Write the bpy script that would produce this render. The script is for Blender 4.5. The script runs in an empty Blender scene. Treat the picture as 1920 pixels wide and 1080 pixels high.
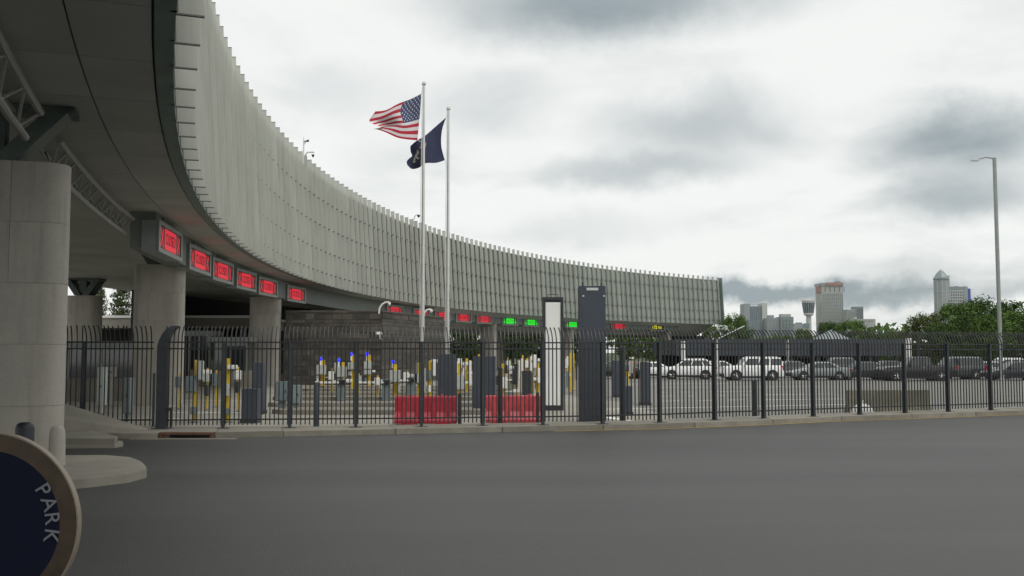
import bpy, bmesh, math, random
from mathutils import Vector, Matrix
random.seed(7)
R = math.radians
PI = math.pi
S = bpy.context.scene
COL = S.collection

# ------------------------------------------------------------------ camera
F, EYE, YH = 1850.0, 2.25, 660.0            # lens in photo pixels, eye height, horizon row
PITCH = math.atan((YH - 540) / F)
cam_d = bpy.data.cameras.new('camera')
cam = bpy.data.objects.new('camera', cam_d); COL.objects.link(cam)
cam.location = (0, 0, EYE); cam.rotation_euler = (PI / 2 + PITCH, 0, 0)
cam_d.sensor_width = 36; cam_d.lens = 36 * F / 1920
cam_d.clip_start = 0.1; cam_d.clip_end = 12000
S.camera = cam
S.render.resolution_x, S.render.resolution_y = 1024, 576
S.view_settings.view_transform = 'Standard'; S.view_settings.look = 'None'
S.view_settings.gamma = 1; S.view_settings.use_curve_mapping = False
S.view_settings.exposure = 0.1

def ray(px, py):
    x = (px - 960) / F; v = (540 - py) / F
    return Vector((x, math.cos(PITCH) - v * math.sin(PITCH), math.sin(PITCH) + v * math.cos(PITCH)))
def at(px, py, z=0.0):                       # surveyed point: photo measurement -> place on level z
    d = ray(px, py); t = (z - EYE) / d.z
    return Vector((d.x * t, d.y * t, z))
def atY(px, py, Y):                          # the same at a known distance
    d = ray(px, py); t = Y / d.y
    return Vector((d.x * t, Y, EYE + d.z * t))
def dist(py, z=0.0): return at(960, py, z).y

# ------------------------------------------------------------------ world
W = bpy.data.worlds.new('World'); S.world = W; W.use_nodes = True
nt = W.node_tree; nt.nodes.clear()
def N(tree, typ, **k):
    n = tree.nodes.new(typ)
    for a, b in k.items(): setattr(n, a, b)
    return n
def math_n(tree, op, a, b=None, c=None, clamp=False):
    n = N(tree, 'ShaderNodeMath', operation=op, use_clamp=clamp)
    for i, v in enumerate((a, b, c)):
        if v is None: continue
        if isinstance(v, (int, float)): n.inputs[i].default_value = v
        else: tree.links.new(v, n.inputs[i])
    return n.outputs[0]
def mix_c(tree, fac, a, b):
    n = N(tree, 'ShaderNodeMix', data_type='RGBA')
    for i, v in ((0, fac), (6, a), (7, b)):
        if isinstance(v, (int, float)): n.inputs[i].default_value = v
        elif isinstance(v, tuple): n.inputs[i].default_value = v + (1,) if len(v) == 3 else v
        else: tree.links.new(v, n.inputs[i])
    return n.outputs[2]
def build_world():
    L = nt.links.new
    tc = N(nt, 'ShaderNodeTexCoord'); sep = N(nt, 'ShaderNodeSeparateXYZ'); L(tc.outputs['Generated'], sep.inputs[0])
    zz = math_n(nt, 'ADD', math_n(nt, 'ABSOLUTE', sep.outputs[2]), 0.16)
    comb = N(nt, 'ShaderNodeCombineXYZ')
    L(math_n(nt, 'DIVIDE', sep.outputs[0], zz), comb.inputs[0]); L(math_n(nt, 'DIVIDE', sep.outputs[1], zz), comb.inputs[1])
    n1 = N(nt, 'ShaderNodeTexNoise'); n1.inputs['Scale'].default_value = 1.3; n1.inputs['Detail'].default_value = 7
    n1.inputs['Roughness'].default_value = 0.56; n1.inputs['Distortion'].default_value = 0.35
    L(comb.outputs[0], n1.inputs['Vector'])
    r1 = N(nt, 'ShaderNodeMapRange', interpolation_type='SMOOTHSTEP'); r1.inputs[1].default_value = 0.46; r1.inputs[2].default_value = 0.74
    L(n1.outputs['Fac'], r1.inputs[0])
    # direction wobble for cloud edges
    n2 = N(nt, 'ShaderNodeTexNoise'); n2.inputs['Scale'].default_value = 9; n2.inputs['Detail'].default_value = 6
    n2.inputs['Roughness'].default_value = 0.6
    L(tc.outputs['Generated'], n2.inputs['Vector'])
    sub = N(nt, 'ShaderNodeVectorMath', operation='SUBTRACT'); L(n2.outputs['Color'], sub.inputs[0]); sub.inputs[1].default_value = (.5, .5, .5)
    scl = N(nt, 'ShaderNodeVectorMath', operation='SCALE'); L(sub.outputs[0], scl.inputs[0]); scl.inputs['Scale'].default_value = 0.075
    wob = N(nt, 'ShaderNodeVectorMath', operation='ADD'); L(tc.outputs['Generated'], wob.inputs[0]); L(scl.outputs[0], wob.inputs[1])
    dens = math_n(nt, 'MULTIPLY', r1.outputs[0], 0.30)
    # individual cloud banks of the overcast
    banks = [(1140, 0, 340, 80, .95), (1310, 235, 190, 70, .62), (1200, 325, 200, 34, .55), (1800, 270, 150, 60, .75),
             (1800, 372, 130, 45, .75), (1560, 549, 420, 22, .95), (1330, 552, 190, 20, .35), (900, 190, 150, 60, .26), (1120, 425, 160, 35, .20),
             (640, 170, 130, 60, .20), (760, 290, 120, 50, .18), (1740, 510, 220, 22, .30), (1640, 590, 260, 14, .16)]
    for (px, py, rx, ry, am) in banks:
        c = ray(px, py).normalized()
        v = N(nt, 'ShaderNodeVectorMath', operation='SUBTRACT'); L(wob.outputs[0], v.inputs[0]); v.inputs[1].default_value = c
        m = N(nt, 'ShaderNodeVectorMath', operation='MULTIPLY'); L(v.outputs[0], m.inputs[0]); m.inputs[1].default_value = (F / rx, F / rx, F / ry)
        ln = N(nt, 'ShaderNodeVectorMath', operation='LENGTH'); L(m.outputs[0], ln.inputs[0])
        s = N(nt, 'ShaderNodeMapRange', interpolation_type='SMOOTHSTEP'); s.inputs[1].default_value = 1.45; s.inputs[2].default_value = 0.1
        s.inputs[3].default_value = 0; s.inputs[4].default_value = am
        L(ln.outputs['Value'], s.inputs[0])
        dens = math_n(nt, 'ADD', dens, s.outputs[0])
    dens = math_n(nt, 'MINIMUM', dens, 1.0)
    col = mix_c(nt, dens, (.885, .898, .876), (.30, .352, .375))
    b2 = N(nt, 'ShaderNodeBackground'); L(col, b2.inputs[0]); b2.inputs[1].default_value = 1.0
    sky = N(nt, 'ShaderNodeTexSky', sky_type='NISHITA'); sky.sun_disc = False
    sky.sun_elevation = R(56); sky.sun_rotation = R(150)
    b1 = N(nt, 'ShaderNodeBackground'); L(sky.outputs[0], b1.inputs[0]); b1.inputs[1].default_value = 0.1
    mx = N(nt, 'ShaderNodeMixShader'); mx.inputs[0].default_value = 0.95
    L(b1.outputs[0], mx.inputs[1]); L(b2.outputs[0], mx.inputs[2])
    out = N(nt, 'ShaderNodeOutputWorld'); L(mx.outputs[0], out.inputs[0])
build_world()
sun_d = bpy.data.lights.new('sun', 'SUN'); sun_d.energy = 1.4; sun_d.angle = R(30); sun_d.color = (1, .97, .92)
sun = bpy.data.objects.new('sun', sun_d); COL.objects.link(sun)
sun.rotation_euler = (R(34), 0, R(30))        # from behind and right of the camera

# ------------------------------------------------------------------ materials
MATS = {}
def mat(name, col, rough=0.6, metal=0.0, var=0.0, scale=3.0, col2=None, bump=0.0, bscale=40.0, coat=0.0, emit=None, estr=0.0, spec=None, grain=0.0, streak=None, rnd=0.0, runs=0.0):
    if name in MATS: return MATS[name]
    m = bpy.data.materials.new(name); m.use_nodes = True; t = m.node_tree
    b = t.nodes['Principled BSDF']
    b.inputs['Base Color'].default_value = col + (1,); b.inputs['Roughness'].default_value = rough; b.inputs['Metallic'].default_value = metal
    if coat: b.inputs['Coat Weight'].default_value = coat; b.inputs['Coat Roughness'].default_value = 0.08
    if spec is not None: b.inputs['Specular IOR Level'].default_value = spec
    tc = N(t, 'ShaderNodeTexCoord')
    src = tc.outputs['Object']
    oi = None
    if rnd:
        oi = N(t, 'ShaderNodeObjectInfo'); off = N(t, 'ShaderNodeVectorMath', operation='SCALE'); off.inputs[0].default_value = (37, 53, 91)
        t.links.new(oi.outputs['Random'], off.inputs['Scale']); ad = N(t, 'ShaderNodeVectorMath', operation='ADD')
        t.links.new(src, ad.inputs[0]); t.links.new(off.outputs[0], ad.inputs[1]); src = ad.outputs[0]
    if streak:
        mp = N(t, 'ShaderNodeMapping'); mp.inputs['Scale'].default_value = streak; t.links.new(src, mp.inputs[0]); vsrc = mp.outputs[0]
    else: vsrc = src
    c = None
    if var or col2:
        n = N(t, 'ShaderNodeTexNoise'); n.inputs['Scale'].default_value = scale; n.inputs['Detail'].default_value = 5; n.inputs['Roughness'].default_value = .6
        t.links.new(vsrc, n.inputs['Vector'])
        r = N(t, 'ShaderNodeMapRange'); r.inputs[1].default_value = .32; r.inputs[2].default_value = .68; t.links.new(n.outputs['Fac'], r.inputs[0])
        lo = col2 if col2 else tuple(x * (1 - var) for x in col); hi = col if col2 else tuple(min(1, x * (1 + var)) for x in col)
        c = mix_c(t, r.outputs[0], lo, hi)
    if grain:
        n = N(t, 'ShaderNodeTexNoise'); n.inputs['Scale'].default_value = bscale; n.inputs['Detail'].default_value = 3
        t.links.new(src, n.inputs['Vector'])
        g = math_n(t, 'MULTIPLY_ADD', n.outputs['Fac'], 2 * grain, 1 - grain)
        hs = N(t, 'ShaderNodeHueSaturation'); t.links.new(g, hs.inputs['Value'])
        if c is not None: t.links.new(c, hs.inputs['Color'])
        else: hs.inputs['Color'].default_value = col + (1,)
        c = hs.outputs[0]
    if runs:                                   # rain runs and stains
        mp = N(t, 'ShaderNodeMapping'); mp.inputs['Scale'].default_value = (2.6, 2.6, .16); t.links.new(src, mp.inputs[0])
        n = N(t, 'ShaderNodeTexNoise'); n.inputs['Scale'].default_value = 1.6; n.inputs['Detail'].default_value = 6; n.inputs['Roughness'].default_value = .65
        t.links.new(mp.outputs[0], n.inputs['Vector'])
        r = N(t, 'ShaderNodeMapRange'); r.inputs[1].default_value = .5; r.inputs[2].default_value = .72; r.inputs[3].default_value = 1; r.inputs[4].default_value = 1 - runs
        t.links.new(n.outputs['Fac'], r.inputs[0]); hs = N(t, 'ShaderNodeHueSaturation'); t.links.new(r.outputs[0], hs.inputs['Value'])
        if c is not None: t.links.new(c, hs.inputs['Color'])
        else: hs.inputs['Color'].default_value = col + (1,)
        c = hs.outputs[0]
    if oi is not None:
        v = math_n(t, 'MULTIPLY_ADD', oi.outputs['Random'], 2 * rnd, 1 - rnd); hs = N(t, 'ShaderNodeHueSaturation'); t.links.new(v, hs.inputs['Value'])
        if c is not None: t.links.new(c, hs.inputs['Color'])
        else: hs.inputs['Color'].default_value = col + (1,)
        c = hs.outputs[0]
    if c is not None: t.links.new(c, b.inputs['Base Color'])
    if bump:
        n = N(t, 'ShaderNodeTexNoise'); n.inputs['Scale'].default_value = bscale; n.inputs['Detail'].default_value = 4
        t.links.new(src, n.inputs['Vector'])
        bp = N(t, 'ShaderNodeBump'); bp.inputs['Strength'].default_value = bump; bp.inputs['Distance'].default_value = .02
        t.links.new(n.outputs['Fac'], bp.inputs['Height']); t.links.new(bp.outputs[0], b.inputs['Normal'])
    if emit:
        b.inputs['Emission Color'].default_value = emit + (1,); b.inputs['Emission Strength'].default_value = estr
    MATS[name] = m
    return m
def translucent(name, col, tr=0.4, rough=.35, var=.06, scale=.6):
    m = mat(name, col, rough, var=var, scale=scale, streak=(1, 1, .25), rnd=.07, runs=.13)
    t = m.node_tree; b = t.nodes['Principled BSDF']; out = [n for n in t.nodes if n.type == 'OUTPUT_MATERIAL'][0]
    tl = N(t, 'ShaderNodeBsdfTranslucent'); tl.inputs[0].default_value = col + (1,)
    mx = N(t, 'ShaderNodeMixShader'); mx.inputs[0].default_value = tr
    t.links.new(b.outputs[0], mx.inputs[1]); t.links.new(tl.outputs[0], mx.inputs[2]); t.links.new(mx.outputs[0], out.inputs[0])
    return m
M_asphalt = mat('asphalt', (.047, .0475, .046), .60, var=.27, scale=.16, bump=.4, bscale=45, grain=.38, streak=(.22, 1.5, 1))
M_lot = mat('lot_asphalt', (.17, .166, .152), .85, var=.12, scale=.25, grain=.12, bscale=30, streak=(.3, 1.2, 1))
M_lane = mat('lane_concrete', (.27, .255, .215), .85, var=.16, scale=.3, grain=.12, bscale=20)
M_walk = mat('walk_concrete', (.235, .222, .185), .9, var=.15, scale=.8, grain=.15, bscale=40, bump=.2, rnd=.09)
M_kerb = mat('kerb_concrete', (.20, .187, .155), .9, var=.2, scale=1.5, grain=.18, bscale=30, rnd=.12)
M_grass = mat('grass_ground', (.05, .075, .028), .95, var=.3, scale=.05)
M_white_paint = mat('road_paint_white', (.80, .80, .76), .8, var=.25, scale=2)
M_yellow_line = mat('road_paint_yellow', (.42, .29, .07), .8, var=.25, scale=3)
M_fin = translucent('frosted_fin', (.66, .67, .62), .45, var=.10, scale=1.2)
M_panel = mat('facade_glass', (.29, .333, .30), .25, var=.14, scale=.35, streak=(1, 1, .3), spec=.6, rnd=.13, runs=.15)
M_clip_gap_shade = mat('fin_clip_and_gap_shade', (.13, .13, .12), .6)
M_rail = mat('facade_rail', (.27, .295, .27), .5, metal=.3)
M_teal = mat('edge_glass', (.17, .23, .205), .6, var=.15, scale=1.0)
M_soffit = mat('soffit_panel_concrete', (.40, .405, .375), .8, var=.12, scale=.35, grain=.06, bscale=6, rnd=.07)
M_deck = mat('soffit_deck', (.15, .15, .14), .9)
M_pillar = mat('pillar_stone', (.415, .39, .34), .85, var=.10, scale=.9, grain=.10, bscale=14, col2=(.355, .335, .295), rnd=.05, runs=.22, bump=.15)
M_strut = mat('strut_steel', (.085, .11, .10), .5, metal=.3, var=.15)
M_truss = mat('truss_steel', (.30, .30, .28), .5, metal=.2, var=.1)
M_girder = mat('girder_paint', (.15, .17, .155), .55, var=.1)
M_signbox = mat('sign_housing', (.27, .295, .28), .45, metal=.35, var=.08)
M_led_off = mat('led_panel_black', (.012, .012, .012), .4)
M_red_led = mat('red_led', (.30, .01, .02), .5, emit=(1, .015, .045), estr=.50)
M_red_dim = mat('red_led_dim', (.2, .01, .02), .5, emit=(1, .012, .035), estr=.46)
M_green_led = mat('green_led', (.02, .3, .02), .5, emit=(.01, 1, .02), estr=.72)
M_yellow_led = mat('yellow_led', (.3, .3, .02), .5, emit=(1, .95, .03), estr=.75)
M_led_dark = mat('led_letter_off', (.10, .004, .01), .5, emit=(1, .02, .05), estr=.07)
M_led_dark_g = mat('led_letter_off_green', (.003, .06, .004), .5, emit=(.01, 1, .02), estr=.13)
M_fence = mat('fence_black_steel', (.018, .019, .021), .45, var=.25, scale=6)
M_post = mat('post_slate_paint', (.030, .036, .042), .5, var=.2, scale=3)
M_navy = mat('navy_portal_paint', (.050, .062, .082), .5, var=.12, scale=1.5)
M_white_panel = mat('white_portal_panel', (.80, .82, .79), .5, var=.03, scale=1)
M_redplastic = mat('red_barrier_plastic', (.42, .024, .045), .42, var=.15, scale=2)
M_redplastic2 = mat('faded_red_barrier_plastic', (.52, .055, .070), .45, var=.18, scale=3)
M_yellow = mat('yellow_post_paint', (.62, .42, .03), .5, var=.12, scale=4)
M_greybox = mat('grey_cabinet_paint', (.42, .45, .43), .5, var=.10, scale=4)
M_slatebox = mat('slate_cabinet_paint', (.16, .20, .21), .5, var=.1, scale=4)
M_whitebox = mat('white_housing', (.78, .78, .76), .4, var=.05, scale=4)
M_blue = mat('blue_lamp', (.02, .03, .6), .3, emit=(.02, .03, 1), estr=1.0)
M_dark = mat('dark_rubber', (.015, .015, .016), .6)
M_alu = mat('brushed_pole', (.62, .63, .61), .35, metal=.55, var=.06)
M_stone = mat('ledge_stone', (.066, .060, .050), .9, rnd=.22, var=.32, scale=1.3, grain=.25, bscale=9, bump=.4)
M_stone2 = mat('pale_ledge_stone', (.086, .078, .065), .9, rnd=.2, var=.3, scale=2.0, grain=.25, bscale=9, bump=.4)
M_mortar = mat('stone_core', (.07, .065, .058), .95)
M_bark = mat('bark', (.07, .055, .042), .95, var=.3, scale=8)
M_leaf = mat('leaf_mid', (.072, .124, .030), .9, var=.5, scale=.5, spec=.15)
M_leaf_d = mat('leaf_dark', (.048, .086, .024), .9, var=.5, scale=.6, spec=.15)
M_leaf_y = mat('leaf_yellow_green', (.105, .155, .036), .9, var=.45, scale=.6, spec=.15)
M_leaf_r = mat('leaf_olive', (.078, .100, .034), .9, var=.5, scale=.7, spec=.15)
M_needle = mat('pine_needle', (.062, .085, .038), .8, var=.5, scale=.8, spec=.15)
M_canopy = mat('canopy_fascia', (.045, .055, .068), .5, var=.12, scale=.3)
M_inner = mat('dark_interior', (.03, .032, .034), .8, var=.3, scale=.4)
M_glass_dark = mat('dark_glass', (.03, .036, .038), .06, spec=1.0)
M_glass_blue = mat('tower_blue_glass', (.155, .205, .235), .35, var=.12, scale=.02)
M_glass_green = mat('tower_green_glass', (.165, .215, .215), .35, var=.12, scale=.02)
M_tower_beige = mat('tower_beige', (.33, .345, .325), .8, var=.06, scale=.02)
M_tower_pale = mat('tower_pale', (.42, .435, .42), .8, var=.06, scale=.02)
M_tower_grey = mat('tower_grey', (.24, .27, .275), .7, var=.08, scale=.02)
M_tower_win = mat('tower_window', (.10, .13, .145), .3)
M_tower_red = mat('tower_crown_red', (.30, .17, .15), .8, var=.1, scale=.02)
M_tower_blue = mat('tower_blue_sign', (.03, .06, .30), .5)
M_tower_pod = mat('pod_glass', (.055, .08, .105), .25)
M_roof = mat('flat_roof_membrane', (.2, .2, .19), .9, var=.1, scale=.4)
M_rust = mat('rusty_iron', (.115, .055, .035), .85, var=.4, scale=6)
M_wood = mat('brown_rim', (.055, .036, .018), .45, var=.4, scale=9)
M_rimedge = mat('pale_rim_edge', (.24, .20, .15), .5, var=.1)
M_sealnavy = mat('seal_navy', (.007, .010, .026), .85, spec=.2)
M_sealtext = mat('seal_letter_grey', (.19, .20, .22), .5)
M_flagred = mat('flag_red', (.50, .028, .055), .8, var=.06, scale=2)
M_flagwhite = mat('flag_white', (.74, .70, .72), .8, var=.04, scale=2)
M_flagblue = mat('flag_blue', (.055, .075, .16), .8, var=.1, scale=2)
M_flagnavy = mat('state_flag_navy', (.030, .038, .085), .8, var=.15, scale=2)
M_emblem = mat('emblem_pale', (.36, .335, .27), .8, var=.5, scale=9)

# ------------------------------------------------------------------ mesh helpers
class MB:
    def __init__(s): s.v = []; s.f = []; s.m = []
    def add(s, vs, fs, mi=0):
        o = len(s.v); s.v += [tuple(v) for v in vs]; s.f += [tuple(i + o for i in f) for f in fs]; s.m += [mi] * len(fs); return s
    def box(s, c, d, mi=0, rz=0.0, rx=0.0, taper=1.0):
        x, y, z = d[0] / 2, d[1] / 2, d[2] / 2
        vs = [(-x, -y, -z), (x, -y, -z), (x, y, -z), (-x, y, -z), (-x * taper, -y * taper, z), (x * taper, -y * taper, z), (x * taper, y * taper, z), (-x * taper, y * taper, z)]
        M = Matrix.Translation(c) @ Matrix.Rotation(rz, 4, 'Z') @ Matrix.Rotation(rx, 4, 'X')
        return s.add([M @ Vector(v) for v in vs], [(0, 3, 2, 1), (4, 5, 6, 7), (0, 1, 5, 4), (1, 2, 6, 5), (2, 3, 7, 6), (3, 0, 4, 7)], mi)
    def span(s, a, b, mi=0):
        return s.box([(a[i] + b[i]) / 2 for i in range(3)], [abs(b[i] - a[i]) for i in range(3)], mi)
    def tube(s, pts, r, n=8, mi=0, cap=True):
        pts = [Vector(p) for p in pts]; rs = r if isinstance(r, (list, tuple)) else [r] * len(pts)
        vs = []; fs = []; prev = None
        for i, p in enumerate(pts):
            d = (pts[min(i + 1, len(pts) - 1)] - pts[max(i - 1, 0)]).normalized()
            if prev is None: u = d.orthogonal().normalized() if abs(d.z) < .9 else Vector((1, 0, 0))
            else: u = prev
            u = (u - d * u.dot(d)).normalized(); w = d.cross(u); prev = u
            for k in range(n):
                a = 2 * PI * (k + .5) / n; vs.append(p + (u * math.cos(a) + w * math.sin(a)) * rs[i])
        for i in range(len(pts) - 1):
            for k in range(n):
                fs.append((i * n + k, i * n + (k + 1) % n, (i + 1) * n + (k + 1) % n, (i + 1) * n + k))
        if cap: fs.append(tuple(range(n - 1, -1, -1))); fs.append(tuple((len(pts) - 1) * n + k for k in range(n)))
        return s.add(vs, fs, mi)
    def lathe(s, prof, n=16, c=(0, 0, 0), axis='Z', mi=0):
        vs = []; fs = []
        for (r, z) in prof:
            for k in range(n):
                a = 2 * PI * k / n; x, y = r * math.cos(a), r * math.sin(a)
                p = (x, y, z) if axis == 'Z' else ((x, z, y) if axis == 'Y' else (z, x, y))
                vs.append((p[0] + c[0], p[1] + c[1], p[2] + c[2]))
        for i in range(len(prof) - 1):
            for k in range(n): fs.append((i * n + k, i * n + (k + 1) % n, (i + 1) * n + (k + 1) % n, (i + 1) * n + k))
        if prof[0] != prof[-1]: fs.append(tuple(range(n - 1, -1, -1))); fs.append(tuple((len(prof) - 1) * n + k for k in range(n)))
        return s.add(vs, fs, mi)
    def prism(s, poly, z0, z1, mi=0):            # poly of (x,y); z1 may be a list of heights
        n = len(poly); zt = z1 if isinstance(z1, (list, tuple)) else [z1] * n
        vs = [(p[0], p[1], z0) for p in poly] + [(p[0], p[1], zt[i]) for i, p in enumerate(poly)]
        fs = [tuple(range(n - 1, -1, -1)), tuple(range(n, 2 * n))] + [(i, (i + 1) % n, n + (i + 1) % n, n + i) for i in range(n)]
        return s.add(vs, fs, mi)
    def loft(s, secs, mi=0):
        n = len(secs[0]); vs = [p for q in secs for p in q]; fs = []
        for i in range(len(secs) - 1):
            for k in range(n): fs.append((i * n + k, i * n + (k + 1) % n, (i + 1) * n + (k + 1) % n, (i + 1) * n + k))
        fs.append(tuple(range(n - 1, -1, -1))); fs.append(tuple((len(secs) - 1) * n + k for k in range(n)))
        return s.add(vs, fs, mi)
    def mesh(s, name, mats, smooth=False, bevel=0):
        me = bpy.data.meshes.new(name); me.from_pydata(s.v, [], s.f); me.validate()
        for m in (mats if isinstance(mats, (list, tuple)) else [mats]):
            if m: me.materials.append(m)
        if len(me.polygons) == len(s.m): me.polygons.foreach_set('material_index', s.m)
        bm = bmesh.new(); bm.from_mesh(me); bmesh.ops.recalc_face_normals(bm, faces=bm.faces)
        if bevel: bmesh.ops.bevel(bm, geom=bm.edges[:], offset=bevel, segments=2, affect='EDGES', clamp_overlap=True)
        bm.to_mesh(me); bm.free()
        if smooth:
            me.polygons.foreach_set('use_smooth', [True] * len(me.polygons))
            try: me.set_sharp_from_angle(angle=R(40))
            except Exception: pass
        return me
    def build(s, name, mats, parent=None, smooth=False, bevel=0, loc=None, rz=0):
        o = bpy.data.objects.new(name, s.mesh(name, mats, smooth, bevel)); COL.objects.link(o)
        if parent is not None: o.parent = parent
        if loc is not None: o.location = loc
        if rz: o.rotation_euler.z = rz
        return o
def inst(name, me, parent, loc=(0, 0, 0), rz=0.0):
    o = bpy.data.objects.new(name, me); COL.objects.link(o); o.parent = parent; o.location = loc; o.rotation_euler.z = rz; return o
def tag(o, label=None, cat=None, group=None, kind=None):
    if label: o['label'] = label
    if cat: o['category'] = cat
    if group: o['group'] = group
    if kind: o['kind'] = kind
    return o
def thing(name, label, cat, loc=(0, 0, 0), rz=0.0, group=None):
    o = bpy.data.objects.new(name, None); COL.objects.link(o); o.empty_display_size = .3
    o.location = loc; o.rotation_euler.z = rz
    return tag(o, label, cat, group)
def copy_tree(o, parent=None):
    c = o.copy(); COL.objects.link(c)
    if parent is not None: c.parent = parent
    for ch in list(o.children): copy_tree(ch, c)
    return c
def sheet(name, poly, z, m, kind='structure', parent=None):
    b = MB(); b.add([(p[0], p[1], z) for p in poly], [tuple(range(len(poly)))])
    o = b.build(name, m, parent)
    if parent is None: o['kind'] = kind
    return o
def text_mesh(txt, size, m, parent, loc, rot, name='lettering', extrude=.004, sx=1.0):
    c = bpy.data.curves.new('lettering', 'FONT'); c.body = txt; c.size = size; c.align_x = 'CENTER'; c.align_y = 'CENTER'; c.extrude = extrude
    o = bpy.data.objects.new('lettering', c); COL.objects.link(o)
    bpy.context.view_layer.update()
    me = bpy.data.meshes.new_from_object(o.evaluated_get(bpy.context.evaluated_depsgraph_get()))
    bpy.data.objects.remove(o); me.materials.clear(); me.materials.append(m)
    q = bpy.data.objects.new(name, me); COL.objects.link(q); q.parent = parent; q.location = loc; q.rotation_euler = rot; q.scale.x = sx
    return q

# ------------------------------------------------------------------ ground, road, pavement
sheet('ground', [(-1200, -90), (1320, -90), (1320, 2380), (-1200, 2380)], -0.03, M_grass)
KERB = [at(x, y, 0) for x, y in [(305, 823), (440, 821), (640, 816), (860, 812), (1060, 808), (1240, 804), (1400, 798), (1560, 790), (1740, 784), (1920, 777)]]
KERB = [Vector((-60, KERB[0].y - .6, 0)), Vector((-22, KERB[0].y - .1, 0))] + KERB + [Vector((40, 41.5, 0)), Vector((90, 62, 0))]
def offset(pts, d):
    out = []
    for i, p in enumerate(pts):
        t = (pts[min(i + 1, len(pts) - 1)] - pts[max(i - 1, 0)]); n = Vector((-t.y, t.x, 0)).normalized(); out.append(p + n * d)
    return out
back = offset(KERB, 2.1)
mid = offset(KERB, 1.0)
sheet('road', [(-60, -40), (90, -40)] + [(p.x, p.y) for p in reversed(mid)], 0.0, M_asphalt)
sheet('plaza', [(p.x, p.y) for p in mid] + [(90, 170), (60, 190), (-60, 120)], 0.002, M_lot)
sheet('lane_pavement', [(-58, 28.5), (-5, 30.0), (5.5, 33), (5.0, 44), (1, 58), (1, 118), (-58, 118)], 0.006, M_lane)
# kerb stones and pavement slabs, cut into lengths
pv = bpy.data.objects.new('pavement', None); COL.objects.link(pv); pv['kind'] = 'structure'
def resample(pts, step):
    out = [pts[0].copy()]; acc = 0
    for a, b in zip(pts, pts[1:]):
        L = (b - a).length; s = step - acc
        while s <= L: out.append(a.lerp(b, s / L)); s += step
        acc = (acc + L) % step
    return out
KR = resample(KERB, 3.0)
def on_kerb(x):
    for a, b in zip(KERB, KERB[1:]):
        if a.x <= x <= b.x: return a.lerp(b, (x - a.x) / (b.x - a.x))
DRX = at(350, 822, 0).x
KR = sorted([p for p in KR if abs(p.x - DRX) > 1.0] + [on_kerb(DRX - .72), on_kerb(DRX + .72)], key=lambda p: p.x)
k0, k1, k2 = KR, offset(KR, .16), offset(KR, 1.55)
rnd = random.Random(3)
for i in range(len(KR) - 1):
    u = (KR[i + 1] - KR[i]).normalized() * .006
    h = .145 + rnd.uniform(-.006, .006)
    a, b, c, d = k0[i] + u, k0[i + 1] - u, k1[i + 1] - u, k1[i] + u
    if abs((a.x + b.x) / 2 - DRX) > .3:
        MB().prism([(p.x, p.y) for p in (a, b, c, d)], -.02, h).build('kerb_stone', M_kerb, pv, bevel=.015)
    a, b, c, d = k1[i] + u, k1[i + 1] - u, k2[i + 1] - u, k2[i] + u
    MB().prism([(p.x, p.y) for p in (a, b, c, d)], -.02, .14 + rnd.uniform(-.004, .004)).build('paving_slab', M_walk, pv)
# yellow edge line along the kerb on the right
yl = [p for p in resample(KERB, 1.5) if p.x > 1.0]
o0, o1 = offset(yl, -.05), offset(yl, -.16)
b = MB()
for i in range(len(yl) - 1): b.add([(*p.xy, .006) for p in (o0[i], o0[i + 1], o1[i + 1], o1[i])], [(0, 1, 2, 3)])
tag(b.build('edge_line', M_yellow_line), kind='structure')
# white lane lines in the lot
def line(x0, y0, x1, y1, w=.2, name='lane_line'):
    a, c = at(x0, y0), at(x1, y1); t = (c - a).normalized(); n = Vector((-t.y, t.x, 0)) * w / 2
    bb = MB(); bb.add([(*p.xy, .012) for p in (a - n, c - n, c + n, a + n)], [(0, 1, 2, 3)])
    return bb.build(name, M_white_paint, lines)
lines = bpy.data.objects.new('lane_markings', None); COL.objects.link(lines); lines['kind'] = 'structure'
for (x0, y0, x1, y1) in [(1120, 768, 1582, 759), (1242, 752.5, 1276, 752), (1310, 751.5, 1345, 751), (1366, 750.5, 1395, 750), (1430, 750, 1580, 748.5),
                         (1240, 743.5, 1262, 743), (1286, 743, 1302, 742.7), (1340, 742, 1362, 741.6), (1388, 741.2, 1406, 741), (1430, 740.5, 1560, 739),
                         (1236, 736, 1250, 736), (1276, 735.5, 1296, 735.3), (1330, 735, 1420, 734), (1240, 727, 1330, 726.4), (1360, 726, 1540, 725), (1180, 720.5, 1380, 719.5),
                         (310, 761, 345, 761), (320, 774, 470, 774.5), (300, 786, 500, 787), (350, 751, 480, 751)]:
    line(x0, y0, x1, y1, .2)
for (x0, y0, x1, y1) in [(1138, 783, 1166, 787), (1172, 789, 1200, 790)]: line(x0, y0, x1, y1, .4, 'stop_line')
# storm drain inlet in the kerb
dk = on_kerb(DRX); ti = thing('storm_drain', 'rusty storm drain inlet set in the kerb near the tall corner post', 'storm drain', (dk.x, dk.y, 0))
MB().span((-1.35, -.30, -.02), (1.35, -.003, .012)).build('apron', M_kerb, ti)
b = MB(); b.span((-.70, -.02, .10), (.70, .155, .158)); b.span((-.70, -.015, .013), (-.62, .15, .0995)); b.span((.62, -.015, .013), (.70, .15, .0995)); b.build('iron_hood', M_rust, ti)
MB().span((-.615, .10, .013), (.615, .15, .0995)).build('inlet_mouth', M_dark, ti)

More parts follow.
